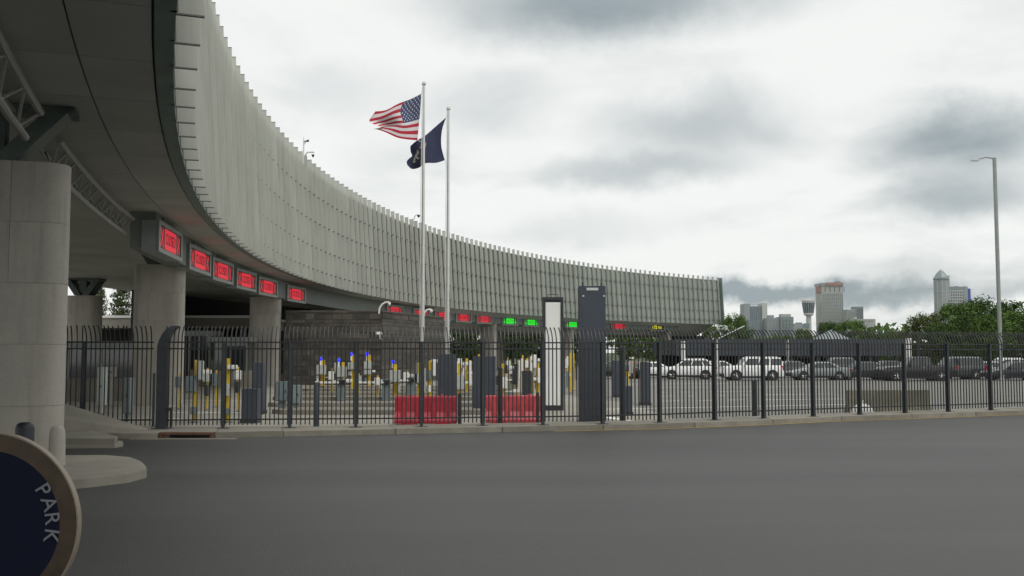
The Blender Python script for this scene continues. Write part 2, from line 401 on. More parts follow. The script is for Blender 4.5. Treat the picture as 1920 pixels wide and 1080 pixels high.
# ------------------------------------------------------------------ the curved customs building
CX, CY, R0 = 133.8, 64.9, 147.7
ZB, ZF, ZT = 7.12, 15.0, 15.62
LEAN = 0.5 / 8.5
DA = 1.418 / 147.7
A0, NF = R(-27.2), 0
A1 = R(49.12)
def arc(a, r, z=0.0): return Vector((CX - r * math.cos(a), CY + r * math.sin(a), z))
bld = thing('customs_building', 'long curved concrete and glass customs building on pillars, lined with upright frosted fins', 'building', arc(0, R0 + 8, 0))
OFF = -bld.location
def bp(mb, name, m, **k):                     # a part given in world coordinates
    o = mb.build(name, m, bld, **k); o.location = OFF; return o
# fin: local x = radially outwards (away from the plaza), local y = along the arc
fb = MB()
D = .37
def lean(z): return (z - ZB) * LEAN
fb.add([(-D + lean(z), y, z) for z in (ZB, ZT) for y in (-.022, .022)] + [(lean(z), y, z) for z in (ZB, ZT) for y in (-.022, .022)],
       [(0, 1, 3, 2), (4, 6, 7, 5), (0, 2, 6, 4), (1, 5, 7, 3), (0, 4, 5, 1), (2, 3, 7, 6)])
RZ = [8.0, 9.6, 11.45, 13.4]
for z in RZ: fb.box((-.10 + lean(z), 0, z), (.16, .10, .07), 1)
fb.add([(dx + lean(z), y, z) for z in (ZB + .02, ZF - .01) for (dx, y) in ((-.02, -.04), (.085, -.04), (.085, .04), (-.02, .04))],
       [(0, 3, 2, 1), (4, 5, 6, 7), (0, 1, 5, 4), (1, 2, 6, 5), (2, 3, 7, 6), (3, 0, 4, 7)], 1)  # full-height dark strip where fin meets panel; stands in for the gap's shadow
fb.box((-D / 2 + lean(ZT), 0, ZT + .012), (D + .02, .06, .024), 1)
fb.box((-D / 2, 0, ZB - .012), (D + .02, .055, .024), 1)
fin_me = fb.mesh('fin', [M_fin, M_clip_gap_shade])
pb = MB(); hw = 1.418 / 2 - .03
pb.add([(lean(z) + .10 + dx, y, z) for dx in (0, .08) for z in (ZB + .05, ZF) for y in (-hw, hw)],
       [(0, 1, 3, 2), (4, 6, 7, 5), (0, 4, 5, 1), (2, 3, 7, 6), (0, 2, 6, 4), (1, 5, 7, 3)])
panel_me = pb.mesh('facade_panel', M_panel)
n = int((A1 - A0) / DA)
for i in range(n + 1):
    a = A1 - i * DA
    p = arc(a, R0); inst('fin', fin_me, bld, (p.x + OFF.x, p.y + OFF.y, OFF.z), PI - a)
    if i < n:
        a2 = a - DA / 2; p = arc(a2, R0); inst('facade_panel', panel_me, bld, (p.x + OFF.x, p.y + OFF.y, OFF.z), PI - a2)
def sweep(mb, prof, a0, a1, nseg, mi=0, ends=True):    # prof: closed list of (r,z)
    secs = []
    for i in range(nseg + 1):
        a = a0 + (a1 - a0) * i / nseg; secs.append([arc(a, r, z) for r, z in prof])
    mb.loft(secs, mi); return mb
for z in RZ:
    r = R0 + lean(z)
    bp(sweep(MB(), [(r - .06, z - .03), (r + .09, z - .03), (r + .09, z + .03), (r - .06, z + .03)], A0, A1, 140), 'facade_rail', M_rail)
r = R0 + lean(ZF)
bp(sweep(MB(), [(r + .02, ZF), (r + .5, ZF), (r + .5, ZF + .12), (r + .02, ZF + .12)], A0, A1, 140), 'parapet_cap', M_rail)
WID = 18.0
bp(sweep(MB(), [(R0 + .9, ZF + .05), (R0 + WID, ZF - .4), (R0 + WID, ZF - .7), (R0 + .9, ZF - .3)], A0, A1, 140), 'roof', M_roof)
bp(sweep(MB(), [(R0 + .35, ZB + .3), (R0 + .8, ZF - .35), (R0 + .55, ZF - .35), (R0 + .22, ZB + .3)], A0, A1 - R(.1), 140), 'backing_wall', M_teal)
bp(sweep(MB(), [(R0 + WID - .3, ZB + .2), (R0 + WID, ZB + .2), (R0 + WID, ZF - .71), (R0 + WID - .3, ZF - .71)], A0, A1, 140), 'back_wall', M_tower_pale)
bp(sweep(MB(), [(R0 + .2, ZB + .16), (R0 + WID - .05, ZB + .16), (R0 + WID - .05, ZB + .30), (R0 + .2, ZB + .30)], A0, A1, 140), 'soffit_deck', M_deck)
bp(sweep(MB(), [(R0 + .01, ZB + .02), (R0 + .31, ZB + .02), (R0 + .31, ZB + .10), (R0 + .01, ZB + .14)], A0, A1, 140), 'edge_strip', M_teal)
# end wall and its edge blade
e0, e1 = arc(A1 + .0006, R0 - .1), arc(A1 + .0006, R0 + WID)
b = MB(); b.loft([[arc(A1 + .0006, R0 + .1, ZB + .1), arc(A1 + .0025, R0 + .1, ZB + .1), arc(A1 + .0025, R0 + WID, ZB + .1), arc(A1 + .0006, R0 + WID, ZB + .1)],
                  [arc(A1 + .0006, R0 + .6, ZF), arc(A1 + .0025, R0 + .6, ZF), arc(A1 + .0025, R0 + WID, ZF - .5), arc(A1 + .0006, R0 + WID, ZF - .5)]])
bp(b, 'end_wall', M_panel)
b = MB(); b.loft([[arc(A1 + .0045, R0 - .55 + .5 * k, ZB - .05 + k * (ZT - ZB)), arc(A1 + .0058, R0 - .55 + .5 * k, ZB - .05 + k * (ZT - ZB)),
                   arc(A1 + .0058, R0 + .25 + .5 * k, ZB - .05 + k * (ZT - ZB)), arc(A1 + .0045, R0 + .25 + .5 * k, ZB - .05 + k * (ZT - ZB))] for k in (0, 1)])
bp(b, 'end_fin', M_teal)
for z in (ZB + .4, 9.6, 11.45, 13.4, ZF):
    p, q = arc(A1, R0 + lean(z), z), arc(A1 + .005, R0 + lean(z), z)
    bp(MB().tube([p, q], .05, 6), 'end_bracket', M_rail)
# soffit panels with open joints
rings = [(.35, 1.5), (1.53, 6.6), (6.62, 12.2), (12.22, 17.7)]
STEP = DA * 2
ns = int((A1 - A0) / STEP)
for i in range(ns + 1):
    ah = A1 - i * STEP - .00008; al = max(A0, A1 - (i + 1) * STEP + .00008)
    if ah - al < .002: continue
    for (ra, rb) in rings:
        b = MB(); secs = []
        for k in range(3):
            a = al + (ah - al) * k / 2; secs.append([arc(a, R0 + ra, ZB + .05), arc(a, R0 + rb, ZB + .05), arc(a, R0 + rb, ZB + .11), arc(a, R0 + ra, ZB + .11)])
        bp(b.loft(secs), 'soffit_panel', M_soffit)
# deeper belly under the far half
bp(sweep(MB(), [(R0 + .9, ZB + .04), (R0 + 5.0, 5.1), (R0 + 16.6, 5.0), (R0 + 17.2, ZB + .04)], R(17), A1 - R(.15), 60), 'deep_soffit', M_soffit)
# sign girder
bp(sweep(MB(), [(R0 + 1.75, 5.9), (R0 + 2.6, 5.9), (R0 + 2.6, ZB + .045), (R0 + 1.75, ZB + .045)], R(-11.75), R(45.5), 110), 'sign_girder', M_girder)
# pillars with stone courses, struts and trusses
PA = [-17.5, -8.5, 1.0, 9, 17, 24.8, 33.6, 44.6]
prnd = random.Random(5)
def pillar(deg, rin, length, thick, ztop):
    a = R(deg)
    ctr = arc(a, rin + length / 2); rot = PI - a
    rad = thick * .42
    def plan(xa, xb, d, ra, rb):                 # plan of a course, rounded at the pier ends
        pts = []
        for (cx_, cy_, a0, r_) in ((xb, -thick / 2, -90, rb), (xb, thick / 2, 0, rb), (xa, thick / 2, 90, ra), (xa, -thick / 2, 180, ra)):
            sx = -1 if cx_ == xb else 1; sy = 1 if cy_ < 0 else -1
            if r_ == 0: pts.append((cx_, cy_ - sy * d)); continue
            for q in range(7): an = R(a0 + 15 * q); pts.append((cx_ + sx * r_ + (r_ + d) * math.cos(an), cy_ + sy * r_ + (r_ + d) * math.sin(an)))
        return pts
    core = MB().prism(plan(-length / 2 + .03, length / 2 - .03, -.03, rad, rad), .01, ztop - .03).build('pillar', M_pillar, bld, loc=Vector((ctr.x, ctr.y, 0)) + OFF, rz=rot)
    n = 5; hs = ztop / n
    for i in range(n):
        sp = prnd.choice((.35, .5, .62)) * length
        for (x0, x1) in ((-length / 2, -length / 2 + sp), (-length / 2 + sp, length / 2)):
            d = prnd.uniform(-.003, .003)
            MB().prism(plan(x0 + .003, x1 - .003, d, rad if x0 <= -length / 2 + .01 else 0, rad if x1 >= length / 2 - .01 else 0), i * hs + .003, (i + 1) * hs - .003).build('stone_block', M_pillar, core, smooth=True)
    for sgn, w in ((-1, 1), (1, 1)):
        b = MB(); t = thick * .40
        x0 = sgn * .25; 
        b.loft([[(x0 - .22, -t, ztop + .02), (x0 + .22, -t, ztop + .02), (x0 + .22, t, ztop + .02), (x0 - .22, t, ztop + .02)],
                [(sgn * length * .45 - .2, -t, ZB + .03), (sgn * length * .45 + .2, -t, ZB + .03), (sgn * length * .45 + .2, t, ZB + .03), (sgn * length * .45 - .2, t, ZB + .03)]])
        b.build('strut', M_strut, bld, loc=ctr + OFF, rz=rot)
    b = MB(); b.box((0, 0, ZB - .03), (length * 1.06, thick * .8, .12)); b.box((0, 0, (ztop + ZB) / 2 - .04), (.5, thick * .5, ZB - ztop - .2)); b.build('strut_plate', M_strut, bld, loc=ctr + OFF, rz=rot)
for d in PA:
    pillar(d, R0 + (2.0 if d < -16 else 1.95), 2.9 if d < -16 else 2.1, .95, 6.0)
for d in PA[:3] + [PA[6]]:
    pillar(d - .6, R0 + 13.6, 2.3, 1.3, 6.0)
def truss(a0, a1, r):
    b = MB(); N_ = 10; P = lambda k, z, dr: arc(a0 + (a1 - a0) * k / N_, r + dr, z)
    for z, dr in ((6.85, -.25), (6.85, .25), (6.35, 0)):
        b.tube([P(k, z, dr) + OFF for k in range(N_ + 1)], .075, 8)
    t = b.build('truss', M_truss, bld, smooth=True)
    w = MB()
    for k in range(N_):
        for dr in (-.25, .25):
            w.tube([P(k, 6.85, dr) + OFF, P(k + .5, 6.35, 0) + OFF, P(k + 1, 6.85, dr) + OFF], .032, 6)
    w.build('truss_lattice', M_truss, t)
truss(R(-25.5), R(-17.9), R0 + 2.7); truss(R(-16.9), R(-11.9), R0 + 2.7); truss(R(-17.2), R(-9.4), R0 + 11)
# dark rear hall under the middle of the building, and the stair core below the far end
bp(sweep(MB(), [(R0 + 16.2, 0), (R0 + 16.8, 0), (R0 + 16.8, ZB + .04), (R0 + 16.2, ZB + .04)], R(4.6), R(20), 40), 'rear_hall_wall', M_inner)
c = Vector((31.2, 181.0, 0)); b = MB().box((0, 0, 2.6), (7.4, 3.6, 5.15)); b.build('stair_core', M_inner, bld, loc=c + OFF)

# ------------------------------------------------------------------ lane signs
RS = R0 + 1.55
def ang_for(px, r, z):
    lo, hi = R(-20), R(50)
    for _ in range(50):
        m = (lo + hi) / 2; p = arc(m, r)
        d = Vector((p.x, p.y, z - EYE)); yc = d.y * math.cos(PITCH) + d.z * math.sin(PITCH)
        if 960 + F * d.x / yc < px: lo = m
        else: hi = m
    return (lo + hi) / 2
SW, SH, SD = 4.15, 1.08, .55
def sign_base(label, a, group):
    p = arc(a, RS, 6.33)
    t = thing('lane_sign', label, 'lane sign', p, -PI / 2 + (PI / 2 - (a + R(3.2))) , group)
    return t
# local frame: +x along the arc (away, to the right in view), -y... faces the plaza
def make_sign(px, kind, label):
    a = ang_for(px, RS, 6.33)
    p = arc(a, RS, 6.33); th = a + R(3.2)
    # local x axis = tangent (sin th, cos th); local y axis = outward radial
    t = thing('lane_sign', label, 'lane sign', p, PI / 2 - th, 'lane signs under the curved building')
    b = MB(); b.span((-SW / 2, 0, -SH / 2), (SW / 2, SD, SH / 2)); b.build('housing', M_signbox, t, bevel=.02)
    b = MB(); f = .13
    b.span((-SW / 2 - .02, -.07, SH / 2 - f), (SW / 2 + .02, -.002, SH / 2 + .02)); b.span((-SW / 2 - .02, -.07, -SH / 2 - .02), (SW / 2 + .02, -.002, -SH / 2 + f))
    b.span((-SW / 2 - .02, -.07, -SH / 2 + f + .001), (-SW / 2 + .2, -.002, SH / 2 - f - .001)); b.span((SW / 2 - .2, -.07, -SH / 2 + f + .001), (SW / 2 + .02, -.002, SH / 2 - f - .001))
    b.build('frame', M_signbox, t)
    MB().span((-SW / 2 + .2, -.03, -SH / 2 + f), (SW / 2 - .2, -.004, SH / 2 - f)).build('display', M_led_off, t)
    b = MB()
    for x in (-SW * .42, -SW * .1): b.span((x - .05, .1, SH / 2), (x + .05, .2, SH / 2 + .5))
    b.build('hanger', M_signbox, t)
    rot = (PI / 2, 0, 0)
    def slab(x0, x1, z0, z1, m, y=-.034, name='lit_panel'): return MB().span((x0, y - .006, z0), (x1, y, z1)).build(name, m, t)
    def strokes(name, m, segs, w=.10):
        b = MB()
        for (xa, za, xb, zb) in segs:
            d = math.atan2(zb - za, xb - xa); L = math.hypot(xb - xa, zb - za)
            M = Matrix.Translation(((xa + xb) / 2, -.037, (za + zb) / 2)) @ Matrix.Rotation(-d, 4, 'Y')
            q = [M @ Vector((sx * L / 2, sy * .004, sz * w / 2)) for sy in (-1, 1) for sx, sz in ((-1, -1), (1, -1), (1, 1), (-1, 1))]
            b.add(q, [(0, 1, 2, 3), (7, 6, 5, 4), (0, 4, 5, 1), (1, 5, 6, 2), (2, 6, 7, 3), (3, 7, 4, 0)])
        return b.build(name, m, t)
    if kind == 'closed':
        slab(-1.0, 1.0, -.37, .37, M_red_led)
        text_mesh('CLOSED', .58, M_led_dark, t, (0, -.046, 0), rot, sx=.80)
        for x in (-1.45, 1.45): strokes('cross', M_red_dim, [(x - .24, -.32, x + .24, .32), (x - .24, .32, x + .24, -.32)], .10)
    elif kind == 'autos':
        slab(-1.02, 1.02, -.34, .34, M_green_led)
        text_mesh('AUTOS', .56, M_led_dark_g, t, (0, -.046, 0), rot, sx=.92)
        for x in (-1.48, 1.48): strokes('arrow', M_green_led, [(x, .30, x, -.3), (x - .2, -.08, x, -.32), (x + .2, -.08, x, -.32)], .09)
    else:
        x = -1.2; strokes('arrow', M_yellow_led, [(x, .32, x, -.3), (x - .22, -.06, x, -.32), (x + .22, -.06, x, -.32)], .11)
        b = MB()
        for (x0, z0, x1, z1) in ((-.72, .22, -.12, .34), (-.72, -.1, -.62, .22), (-.22, -.1, -.12, .22), (-.72, -.24, -.12, -.1), (-.68, -.34, -.54, -.24), (-.30, -.34, -.16, -.24)):
            b.span((x0, -.042, z0), (x1, -.034, z1))
        b.build('bus_symbol', M_yellow_led, t)
        text_mesh('BUS', .62, M_yellow_led, t, (.72, -.04, 0), rot, sx=.9)
    return t
SIGNS = [(318, 'closed', 'red CLOSED lane sign, biggest and leftmost, just in front of the second pillar'),
         (374, 'closed', 'red CLOSED lane sign just right of the second pillar, second from the left'),
         (417, 'closed', 'red CLOSED lane sign in the middle of the left row, third from the left'),
         (461, 'closed', 'red CLOSED lane sign left of the one above the third pillar, fourth from the left'),
         (502, 'closed', 'red CLOSED lane sign directly above the third pillar'),
         (555, 'closed', 'red CLOSED lane sign standing apart to the right of the third pillar'),
         (740, 'closed', 'red CLOSED lane sign partly hidden by the stone wall top and a gooseneck camera'),
         (790, 'closed', 'red CLOSED lane sign crossed by the taller flagpole'),
         (830, 'closed', 'red CLOSED lane sign crossed by the shorter flagpole'),
         (869, 'closed', 'red CLOSED lane sign between the shorter flagpole and the last red sign of that row'),
         (908, 'closed', 'red CLOSED lane sign right beside the first green AUTOS sign'),
         (956, 'autos', 'green AUTOS lane sign furthest left of the green ones'),
         (996, 'autos', 'green AUTOS lane sign just left of the white faced pylon'),
         (1074, 'autos', 'green AUTOS lane sign between the white faced pylon and the tall navy pylon'),
         (1160, 'closed', 'red CLOSED lane sign alone to the right of the tall navy pylon'),
         (1232, 'bus', 'black lane sign with yellow arrow and bus symbol near the far end of the building')]
for s in SIGNS: make_sign(*s)

# ------------------------------------------------------------------ stone wall block under the building
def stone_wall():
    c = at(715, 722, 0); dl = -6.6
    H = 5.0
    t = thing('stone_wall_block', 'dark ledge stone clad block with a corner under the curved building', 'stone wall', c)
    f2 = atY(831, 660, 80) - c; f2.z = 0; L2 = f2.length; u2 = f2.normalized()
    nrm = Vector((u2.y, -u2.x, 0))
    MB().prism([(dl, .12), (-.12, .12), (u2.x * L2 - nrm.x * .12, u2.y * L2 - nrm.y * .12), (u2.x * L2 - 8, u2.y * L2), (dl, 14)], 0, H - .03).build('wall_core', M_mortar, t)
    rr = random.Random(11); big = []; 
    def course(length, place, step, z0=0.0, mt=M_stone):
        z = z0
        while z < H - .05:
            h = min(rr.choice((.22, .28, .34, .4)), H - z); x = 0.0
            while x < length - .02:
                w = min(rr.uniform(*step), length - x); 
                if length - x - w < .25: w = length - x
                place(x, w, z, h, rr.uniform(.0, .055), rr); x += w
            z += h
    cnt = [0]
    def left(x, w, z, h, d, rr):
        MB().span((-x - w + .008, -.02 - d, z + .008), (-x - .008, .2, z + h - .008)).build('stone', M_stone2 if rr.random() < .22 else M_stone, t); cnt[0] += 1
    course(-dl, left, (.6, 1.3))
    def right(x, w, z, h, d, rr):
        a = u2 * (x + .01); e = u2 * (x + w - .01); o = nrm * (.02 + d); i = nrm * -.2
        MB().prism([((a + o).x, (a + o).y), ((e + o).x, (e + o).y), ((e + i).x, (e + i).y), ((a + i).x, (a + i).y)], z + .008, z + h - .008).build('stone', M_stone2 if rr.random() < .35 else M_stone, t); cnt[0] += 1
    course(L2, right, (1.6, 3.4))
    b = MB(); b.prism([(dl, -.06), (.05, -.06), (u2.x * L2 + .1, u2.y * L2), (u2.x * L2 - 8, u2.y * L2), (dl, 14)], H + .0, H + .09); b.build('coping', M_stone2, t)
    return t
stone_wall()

# ------------------------------------------------------------------ fence
POSTS = [(418, 803), (543, 802), (667, 801), (790, 800), (905, 798), (1018, 797), (1130, 795), (1237, 792), (1340, 787.5), (1432, 784.5), (1525, 781), (1612, 777.5), (1697, 774.5), (1778, 772), (1858, 769), (1936, 766.5), (2012, 764)]
FP = [at(303, 804, .14)] + [at(x, y, .14) for x, y in POSTS]
ZR = [2.38, 2.20, .24]
pk = MB()
prof = [(0, .09), (0, 2.40), (.02, 2.50), (.06, 2.60), (.12, 2.70), (.20, 2.78), (.27, 2.82)]
secs = []
for i, (y, z) in enumerate(prof):
    a, b_ = prof[max(i - 1, 0)], prof[min(i + 1, len(prof) - 1)]
    d = Vector((0, b_[0] - a[0], b_[1] - a[1])).normalized(); n_ = Vector((0, -d.z, d.y)); c = Vector((0, y, z)); h = .0145
    secs.append([c + Vector((h, 0, 0)) + n_ * h, c + Vector((-h, 0, 0)) + n_ * h, c + Vector((-h, 0, 0)) - n_ * h, c + Vector((h, 0, 0)) - n_ * h])
pk.loft(secs); picket_me = pk.mesh('picket', M_fence)
postb = MB(); postb.box((0, 0, 1.19), (.085, .15, 2.38)); postb.box((0, 0, 2.395), (.10, .165, .03)); postb.box((0, 0, .006), (.34, .26, .012)); post_me = postb.mesh('post', M_post)
prj = random.Random(17)
def fence(label, pts, posts=True, per=15):
    t = thing('security_fence', label, 'fence', pts[0])
    o = pts[0]
    for i, (a, b) in enumerate(zip(pts, pts[1:])):
        d = b - a; ang = math.atan2(d.y, d.x); L = Vector((d.x, d.y, 0)).length
        for k in range(per):
            p = a.lerp(b, (k + .5 + prj.uniform(-.035, .035)) / per) - o; q = inst('picket', picket_me, t, p, ang + prj.gauss(0, .03)); q.rotation_euler.y = prj.gauss(0, .0022); q.location.z += prj.gauss(0, .006)
        for z in ZR:
            MB().box((L / 2, 0, z), (L - .02, .042, .04)).build('rail', M_fence, t, loc=a - o, rz=ang)
        if posts and i < len(pts) - 1: inst('post', post_me, t, b - o, ang)
    return t
fence('black steel picket fence with inward curved tips running along the far kerb', FP)
LP_ = [FP[0] + Vector((-.28, .05, 0)), FP[0] + Vector((-2.1, -.2, 0)), FP[0] + Vector((-3.9, -.75, 0))]
fence('short black picket fence section left of the tall corner post, behind the ramp', LP_, per=15)
tp = thing('corner_post', 'thick dark steel corner post with a bent top between the two fence sections', 'fence post', at(303, 804, .14))
b = MB(); b.box((0, 0, 1.15), (.27, .26, 2.3)); b.build('shaft', M_post, tp, bevel=.012)
secs = []
for (y, x, z, w) in ((0, 0, 2.3, .125), (.04, .025, 2.45, .12), (.12, .07, 2.62, .115), (.24, .14, 2.76, .11), (.36, .22, 2.84, .10)):
    secs.append([(x - w, y - .12, z), (x + w, y - .12, z), (x + w, y + .12, z - .02), (x - w, y + .12, z - .02)])
MB().loft(secs).build('bent_top', M_post, tp)
b = MB(); b.box((.21, -.02, .55), (.10, .10, .06)); b.tube([(.14, -.02, .56), (.26, -.02, .5), (.26, -.02, .05)], .035, 8); b.build('latch_bar', M_fence, tp)
MB().box((0, 0, .012), (.46, .42, .024)).build('base_plate', M_post, tp)

# ------------------------------------------------------------------ concrete ramps and islands on the left
def prism_pts(name, label, cat, top, z0=-.02, m=M_walk, kind=None):
    o = Vector((sum(p.x for p in top) / len(top), sum(p.y for p in top) / len(top), 0))
    b = MB().prism([(p.x - o.x, p.y - o.y) for p in top], z0, [p.z for p in top])
    ob = b.build(name, m, None, loc=o, bevel=.012); 
    return tag(ob, label, cat) if kind is None else tag(ob, kind=kind)
prism_pts('concrete_ramp', 'sloping concrete ramp rising to the left along the foot of the fence', 'ramp',
          [atY(60, 738, 26.2), atY(278, 803, 27.0), at(275, 809, .10), atY(60, 776, 24.6)])
prism_pts('traffic_island', 'triangular flat concrete island between the ramp and the near pillar island', 'traffic island',
          [at(40, 822, .22), at(214, 822, .22), at(221, 818, .22), at(100, 789, .22), at(40, 789, .22)], m=M_walk)
MB().prism([(p.x, p.y) for p in (at(40, 842), at(215, 840), at(231, 837), at(229, 832), at(60, 830))], -.02, .07).build('island_apron', M_walk)['kind'] = 'structure'
isl = [at(x, y, .15) for x, y in ((-60, 856), (60, 853.5), (200, 853), (245, 857), (266, 865), (274, 874), (275, 880), (240, 889), (160, 898), (60, 905), (-60, 912))]
prism_pts('pillar_island', 'low kerbed concrete island with a rounded nose carrying the nearest pillar', 'traffic island', isl, m=M_walk)
# concrete corner guard at the near pillar, dark bollard
g = at(106, 872, .15)
t = thing('concrete_bollard', 'stubby round topped concrete bollard against the foot of the nearest pillar', 'bollard', g)
MB().lathe([(.15, 0), (.14, .55), (.125, .66), (.08, .72), (.02, .735)], 14).build('shaft', M_pillar, t, smooth=True)
p = atY(47, 792, 14); 
t = thing('dark_bollard', 'dark blue rounded bollard standing in front of the nearest pillar', 'bollard', (p.x, 14, 0))
b = MB(); H_ = p.z; b.lathe([(.125, 0), (.125, H_ - .08), (.11, H_ - .03), (.07, H_), (.01, H_ + .003)], 16); b.build('shaft', mat('bollard_ink', (.012, .016, .024), .5), t, smooth=True)
MB().lathe([(.17, 0), (.17, .03), (.126, .04)], 16).build('base_flange', M_dark, t)

# round sign at the lower left corner
Y_ = 4.0; c = atY(-25, 985, Y_); rr_ = 172 / F * Y_
t = thing('round_sign', 'round brown rimmed navy sign with pale letters at the lower left corner', 'sign', (c.x, Y_, 0))
def ring(r0, r1, y0, y1, n=64):
    return MB().lathe([(r0, y0), (r1, y0), (r1, y1), (r0, y1), (r0, y0)], n, (0, 0, c.z), 'Y')
ring(rr_ * .984, rr_, -.014, .02).build('rim_edge', M_rimedge, t, smooth=True)
ring(rr_ * .80, rr_ * .983, -.012, .018).build('rim', M_wood, t, smooth=True)
MB().lathe([(.001, -.012), (rr_ * .80, -.012), (rr_ * .80, .02), (.001, .02)], 64, (0, 0, c.z), 'Y').build('face', M_sealnavy, t)
for ch, deg in (('P', 32), ('A', 19), ('R', 6.5), ('K', -8)):
    q = R(deg); text_mesh(ch, .085, M_sealtext, t, (rr_ * .72 * math.cos(q), -.016, c.z + rr_ * .72 * math.sin(q)), (PI / 2, -(q - PI / 2), 0), extrude=.002)
MB().tube([(0, .03, 0), (0, .03, c.z - .1)], .03, 10).build('stand_pole', M_dark, t)
MB().lathe([(.24, 0), (.24, .02), (.05, .05)], 20).build('stand_base', M_dark, t)

# ------------------------------------------------------------------ portal pylons, barriers, bollards
def pylon(x0, x1, ytop, ybot, label, white=False, z=.004, group=None, depth=.55, rz=0.0, cat='portal pylon', name='portal_pylon'):
    d = dist(ybot, z); k = d / F
    p = at((x0 + x1) / 2, ybot, z); h = atY(960, ytop, d).z - z; w = (x1 - x0) * k
    t = thing(name, label, cat, p, rz, group)
    if white:
        b = MB(); b.span((-w / 2, .06, 0), (w / 2, depth, h)); b.span((-w / 2, 0, 0), (-w / 2 + .11, .0595, h)); b.span((w / 2 - .11, 0, 0), (w / 2, .0595, h)); b.span((-w / 2 + .111, 0, h - .12), (w / 2 - .111, .0595, h))
        b.span((-w / 2 + .111, 0, 0), (w / 2 - .111, .0595, .2)); b.build('casing', M_post, t)
        MB().span((-w / 2 + .115, .03, .205), (w / 2 - .115, .0575, h - .2)).build('white_panel', M_white_panel, t)
        b = MB(); b.tube([(-.2, .03, h), (-.2, .03, h + .1), (.2, .03, h + .1), (.2, .03, h)], .018, 6); b.build('lifting_bar', M_post, t)
    else:
        MB().span((-w / 2, 0, .12), (w / 2, depth, h)).build('casing', M_navy, t, bevel=.012)
        MB().span((-w / 2 - .03, -.03, 0), (w / 2 + .03, depth + .03, .119)).build('plinth', M_post, t)
        if h > 3:
            MB().span((-w / 2 + .1, -.012, .5), (w / 2 - .1, -.001, h - .55)).build('door_panel', M_navy, t)
            MB().span((-.18, -.014, h - .14), (.18, -.001, h - .06)).build('grille', M_alu, t)
            for x in (-w / 2 + .13, w / 2 - .06): MB().lathe([(.03, 0), (.03, -.02), (.01, -.025)], 10, (x, -.001, h - .32), 'Y').build('bolt', M_alu, t)
            for x in (-w / 2 + .12, w / 2 - .12): MB().tube([(x, .2, h), (x, .2, h + .12)], .025, 6).build('lifting_eye', M_post, t)
        else:
            MB().span((-w / 2 + .05, -.01, .3), (w / 2 - .05, -.001, h - .15)).build('door_panel', M_navy, t)
    return t
pylon(1087, 1137, 536, 797, 'tallest navy portal pylon right behind the fence', z=.004, depth=.6)
pylon(1018, 1057, 557, 770, 'tall dark framed pylon with a bright white face', white=True)
pylon(820, 854, 664, 768, 'short navy portal cabinet behind the left red barrier')
pylon(886, 929, 668, 772, 'short navy portal cabinet between the two red barriers')
pylon(472, 492, 680, 777, 'narrow navy portal cabinet beside the third pillar')
pylon(1203, 1220, 679, 760, 'narrow dark green portal cabinet right of the tall navy pylon')
pylon(1151, 1162, 676, 745, 'slim slate cabinet seen just right of the tall navy pylon')
pylon(1173, 1186, 724, 779, 'low dark cabinet beside the domed dark post')
pylon(452, 480, 729, 794, 'low dark turnstile cabinet just behind the fence left of the bollard', name='gate_cabinet', cat='cabinet')
def jersey(x0, x1, ytop, ybot, label, m, rz=0.0):
    d = dist(ybot); k = d / F; p = at((x0 + x1) / 2, ybot); w = (x1 - x0) * k; h = (ybot - ytop) * k
    t = thing('plastic_barrier', label, 'barrier', p, rz, 'red plastic barriers')
    secs = []
    for i in range(2):
        x = (-w / 2, w / 2)[i]
        secs.append([(x, -.28, .06), (x, -.28, .16), (x, -.13, .40), (x, -.10, h - .03), (x, -.07, h), (x, .07, h), (x, .10, h - .03), (x, .13, .40), (x, .28, .16), (x, .28, .06)])
    MB().loft(secs).build('body', m, t, bevel=.015)
    for x in (-w * .27, w * .27): MB().span((x - .22, -.285, 0), (x + .22, .285, .075)).build('foot', m, t)
    for x in (-w * .36, -w * .12, w * .12, w * .36):
        b = MB(); b.loft([[(x - .09, -.23, .2), (x + .09, -.23, .2), (x + .09, -.02, .2), (x - .09, -.02, .2)], [(x - .05, -.135, h * .78), (x + .05, -.135, h * .78), (x + .05, -.02, h * .78), (x - .05, -.02, h * .78)]])
        b.build('rib', m, t)
    for x in (-w * .25, w * .25): MB().lathe([(.06, h), (.06, h + .03), (.045, h + .04)], 12, (x, 0, 0)).build('filler_cap', m, t)
    return t
jersey(741, 857, 743, 797, 'deep red plastic barrier, left of the two, behind the fence', M_redplastic, -.01)
jersey(911, 1019, 742, 795, 'lighter red plastic barrier, right of the two, beside the white faced pylon', M_redplastic2, .02)
def bollard(px, ytop, ybot, wpx, label, dome=False, m=M_post):
    d = dist(ybot, .004); k = d / F; p = at(px, ybot, .004); h = atY(960, ytop, d).z; r = wpx * k / 2
    t = thing('bollard', label, 'bollard', p, 0, 'dark steel bollards behind the fence')
    pr = [(r, 0), (r, h - r)] + [(r * math.cos(q), h - r + r * math.sin(q)) for q in (.5, 1.0, 1.4)] if dome else [(r, 0), (r, h - .02), (r * .9, h), (.01, h + .005)]
    MB().lathe(pr, 14).build('shaft', m, t, smooth=True)
    MB().lathe([(r * 1.7, 0), (r * 1.7, .025), (r, .03)], 14).build('base_plate', m, t)
bollard(593, 717, 802, 11, 'slate blue bollard between the second and third fence posts, left of the stone wall cameras', m=mat('slate_bollard', (.055, .072, .085), .5, var=.1))
bollard(938, 690, 800, 9, 'dark bollard in front of the right red barrier')
bollard(862, 738, 799, 7, 'short dark bollard at the right end of the left red barrier')
bollard(1008, 736, 799, 6, 'short dark bollard at the right end of the right red barrier')
bollard(1168, 648, 794, 11, 'tall dark round topped post beside the tall navy pylon', True)
bollard(1416, 713, 786, 9, 'dark bollard standing in the lot behind the fence, alone')
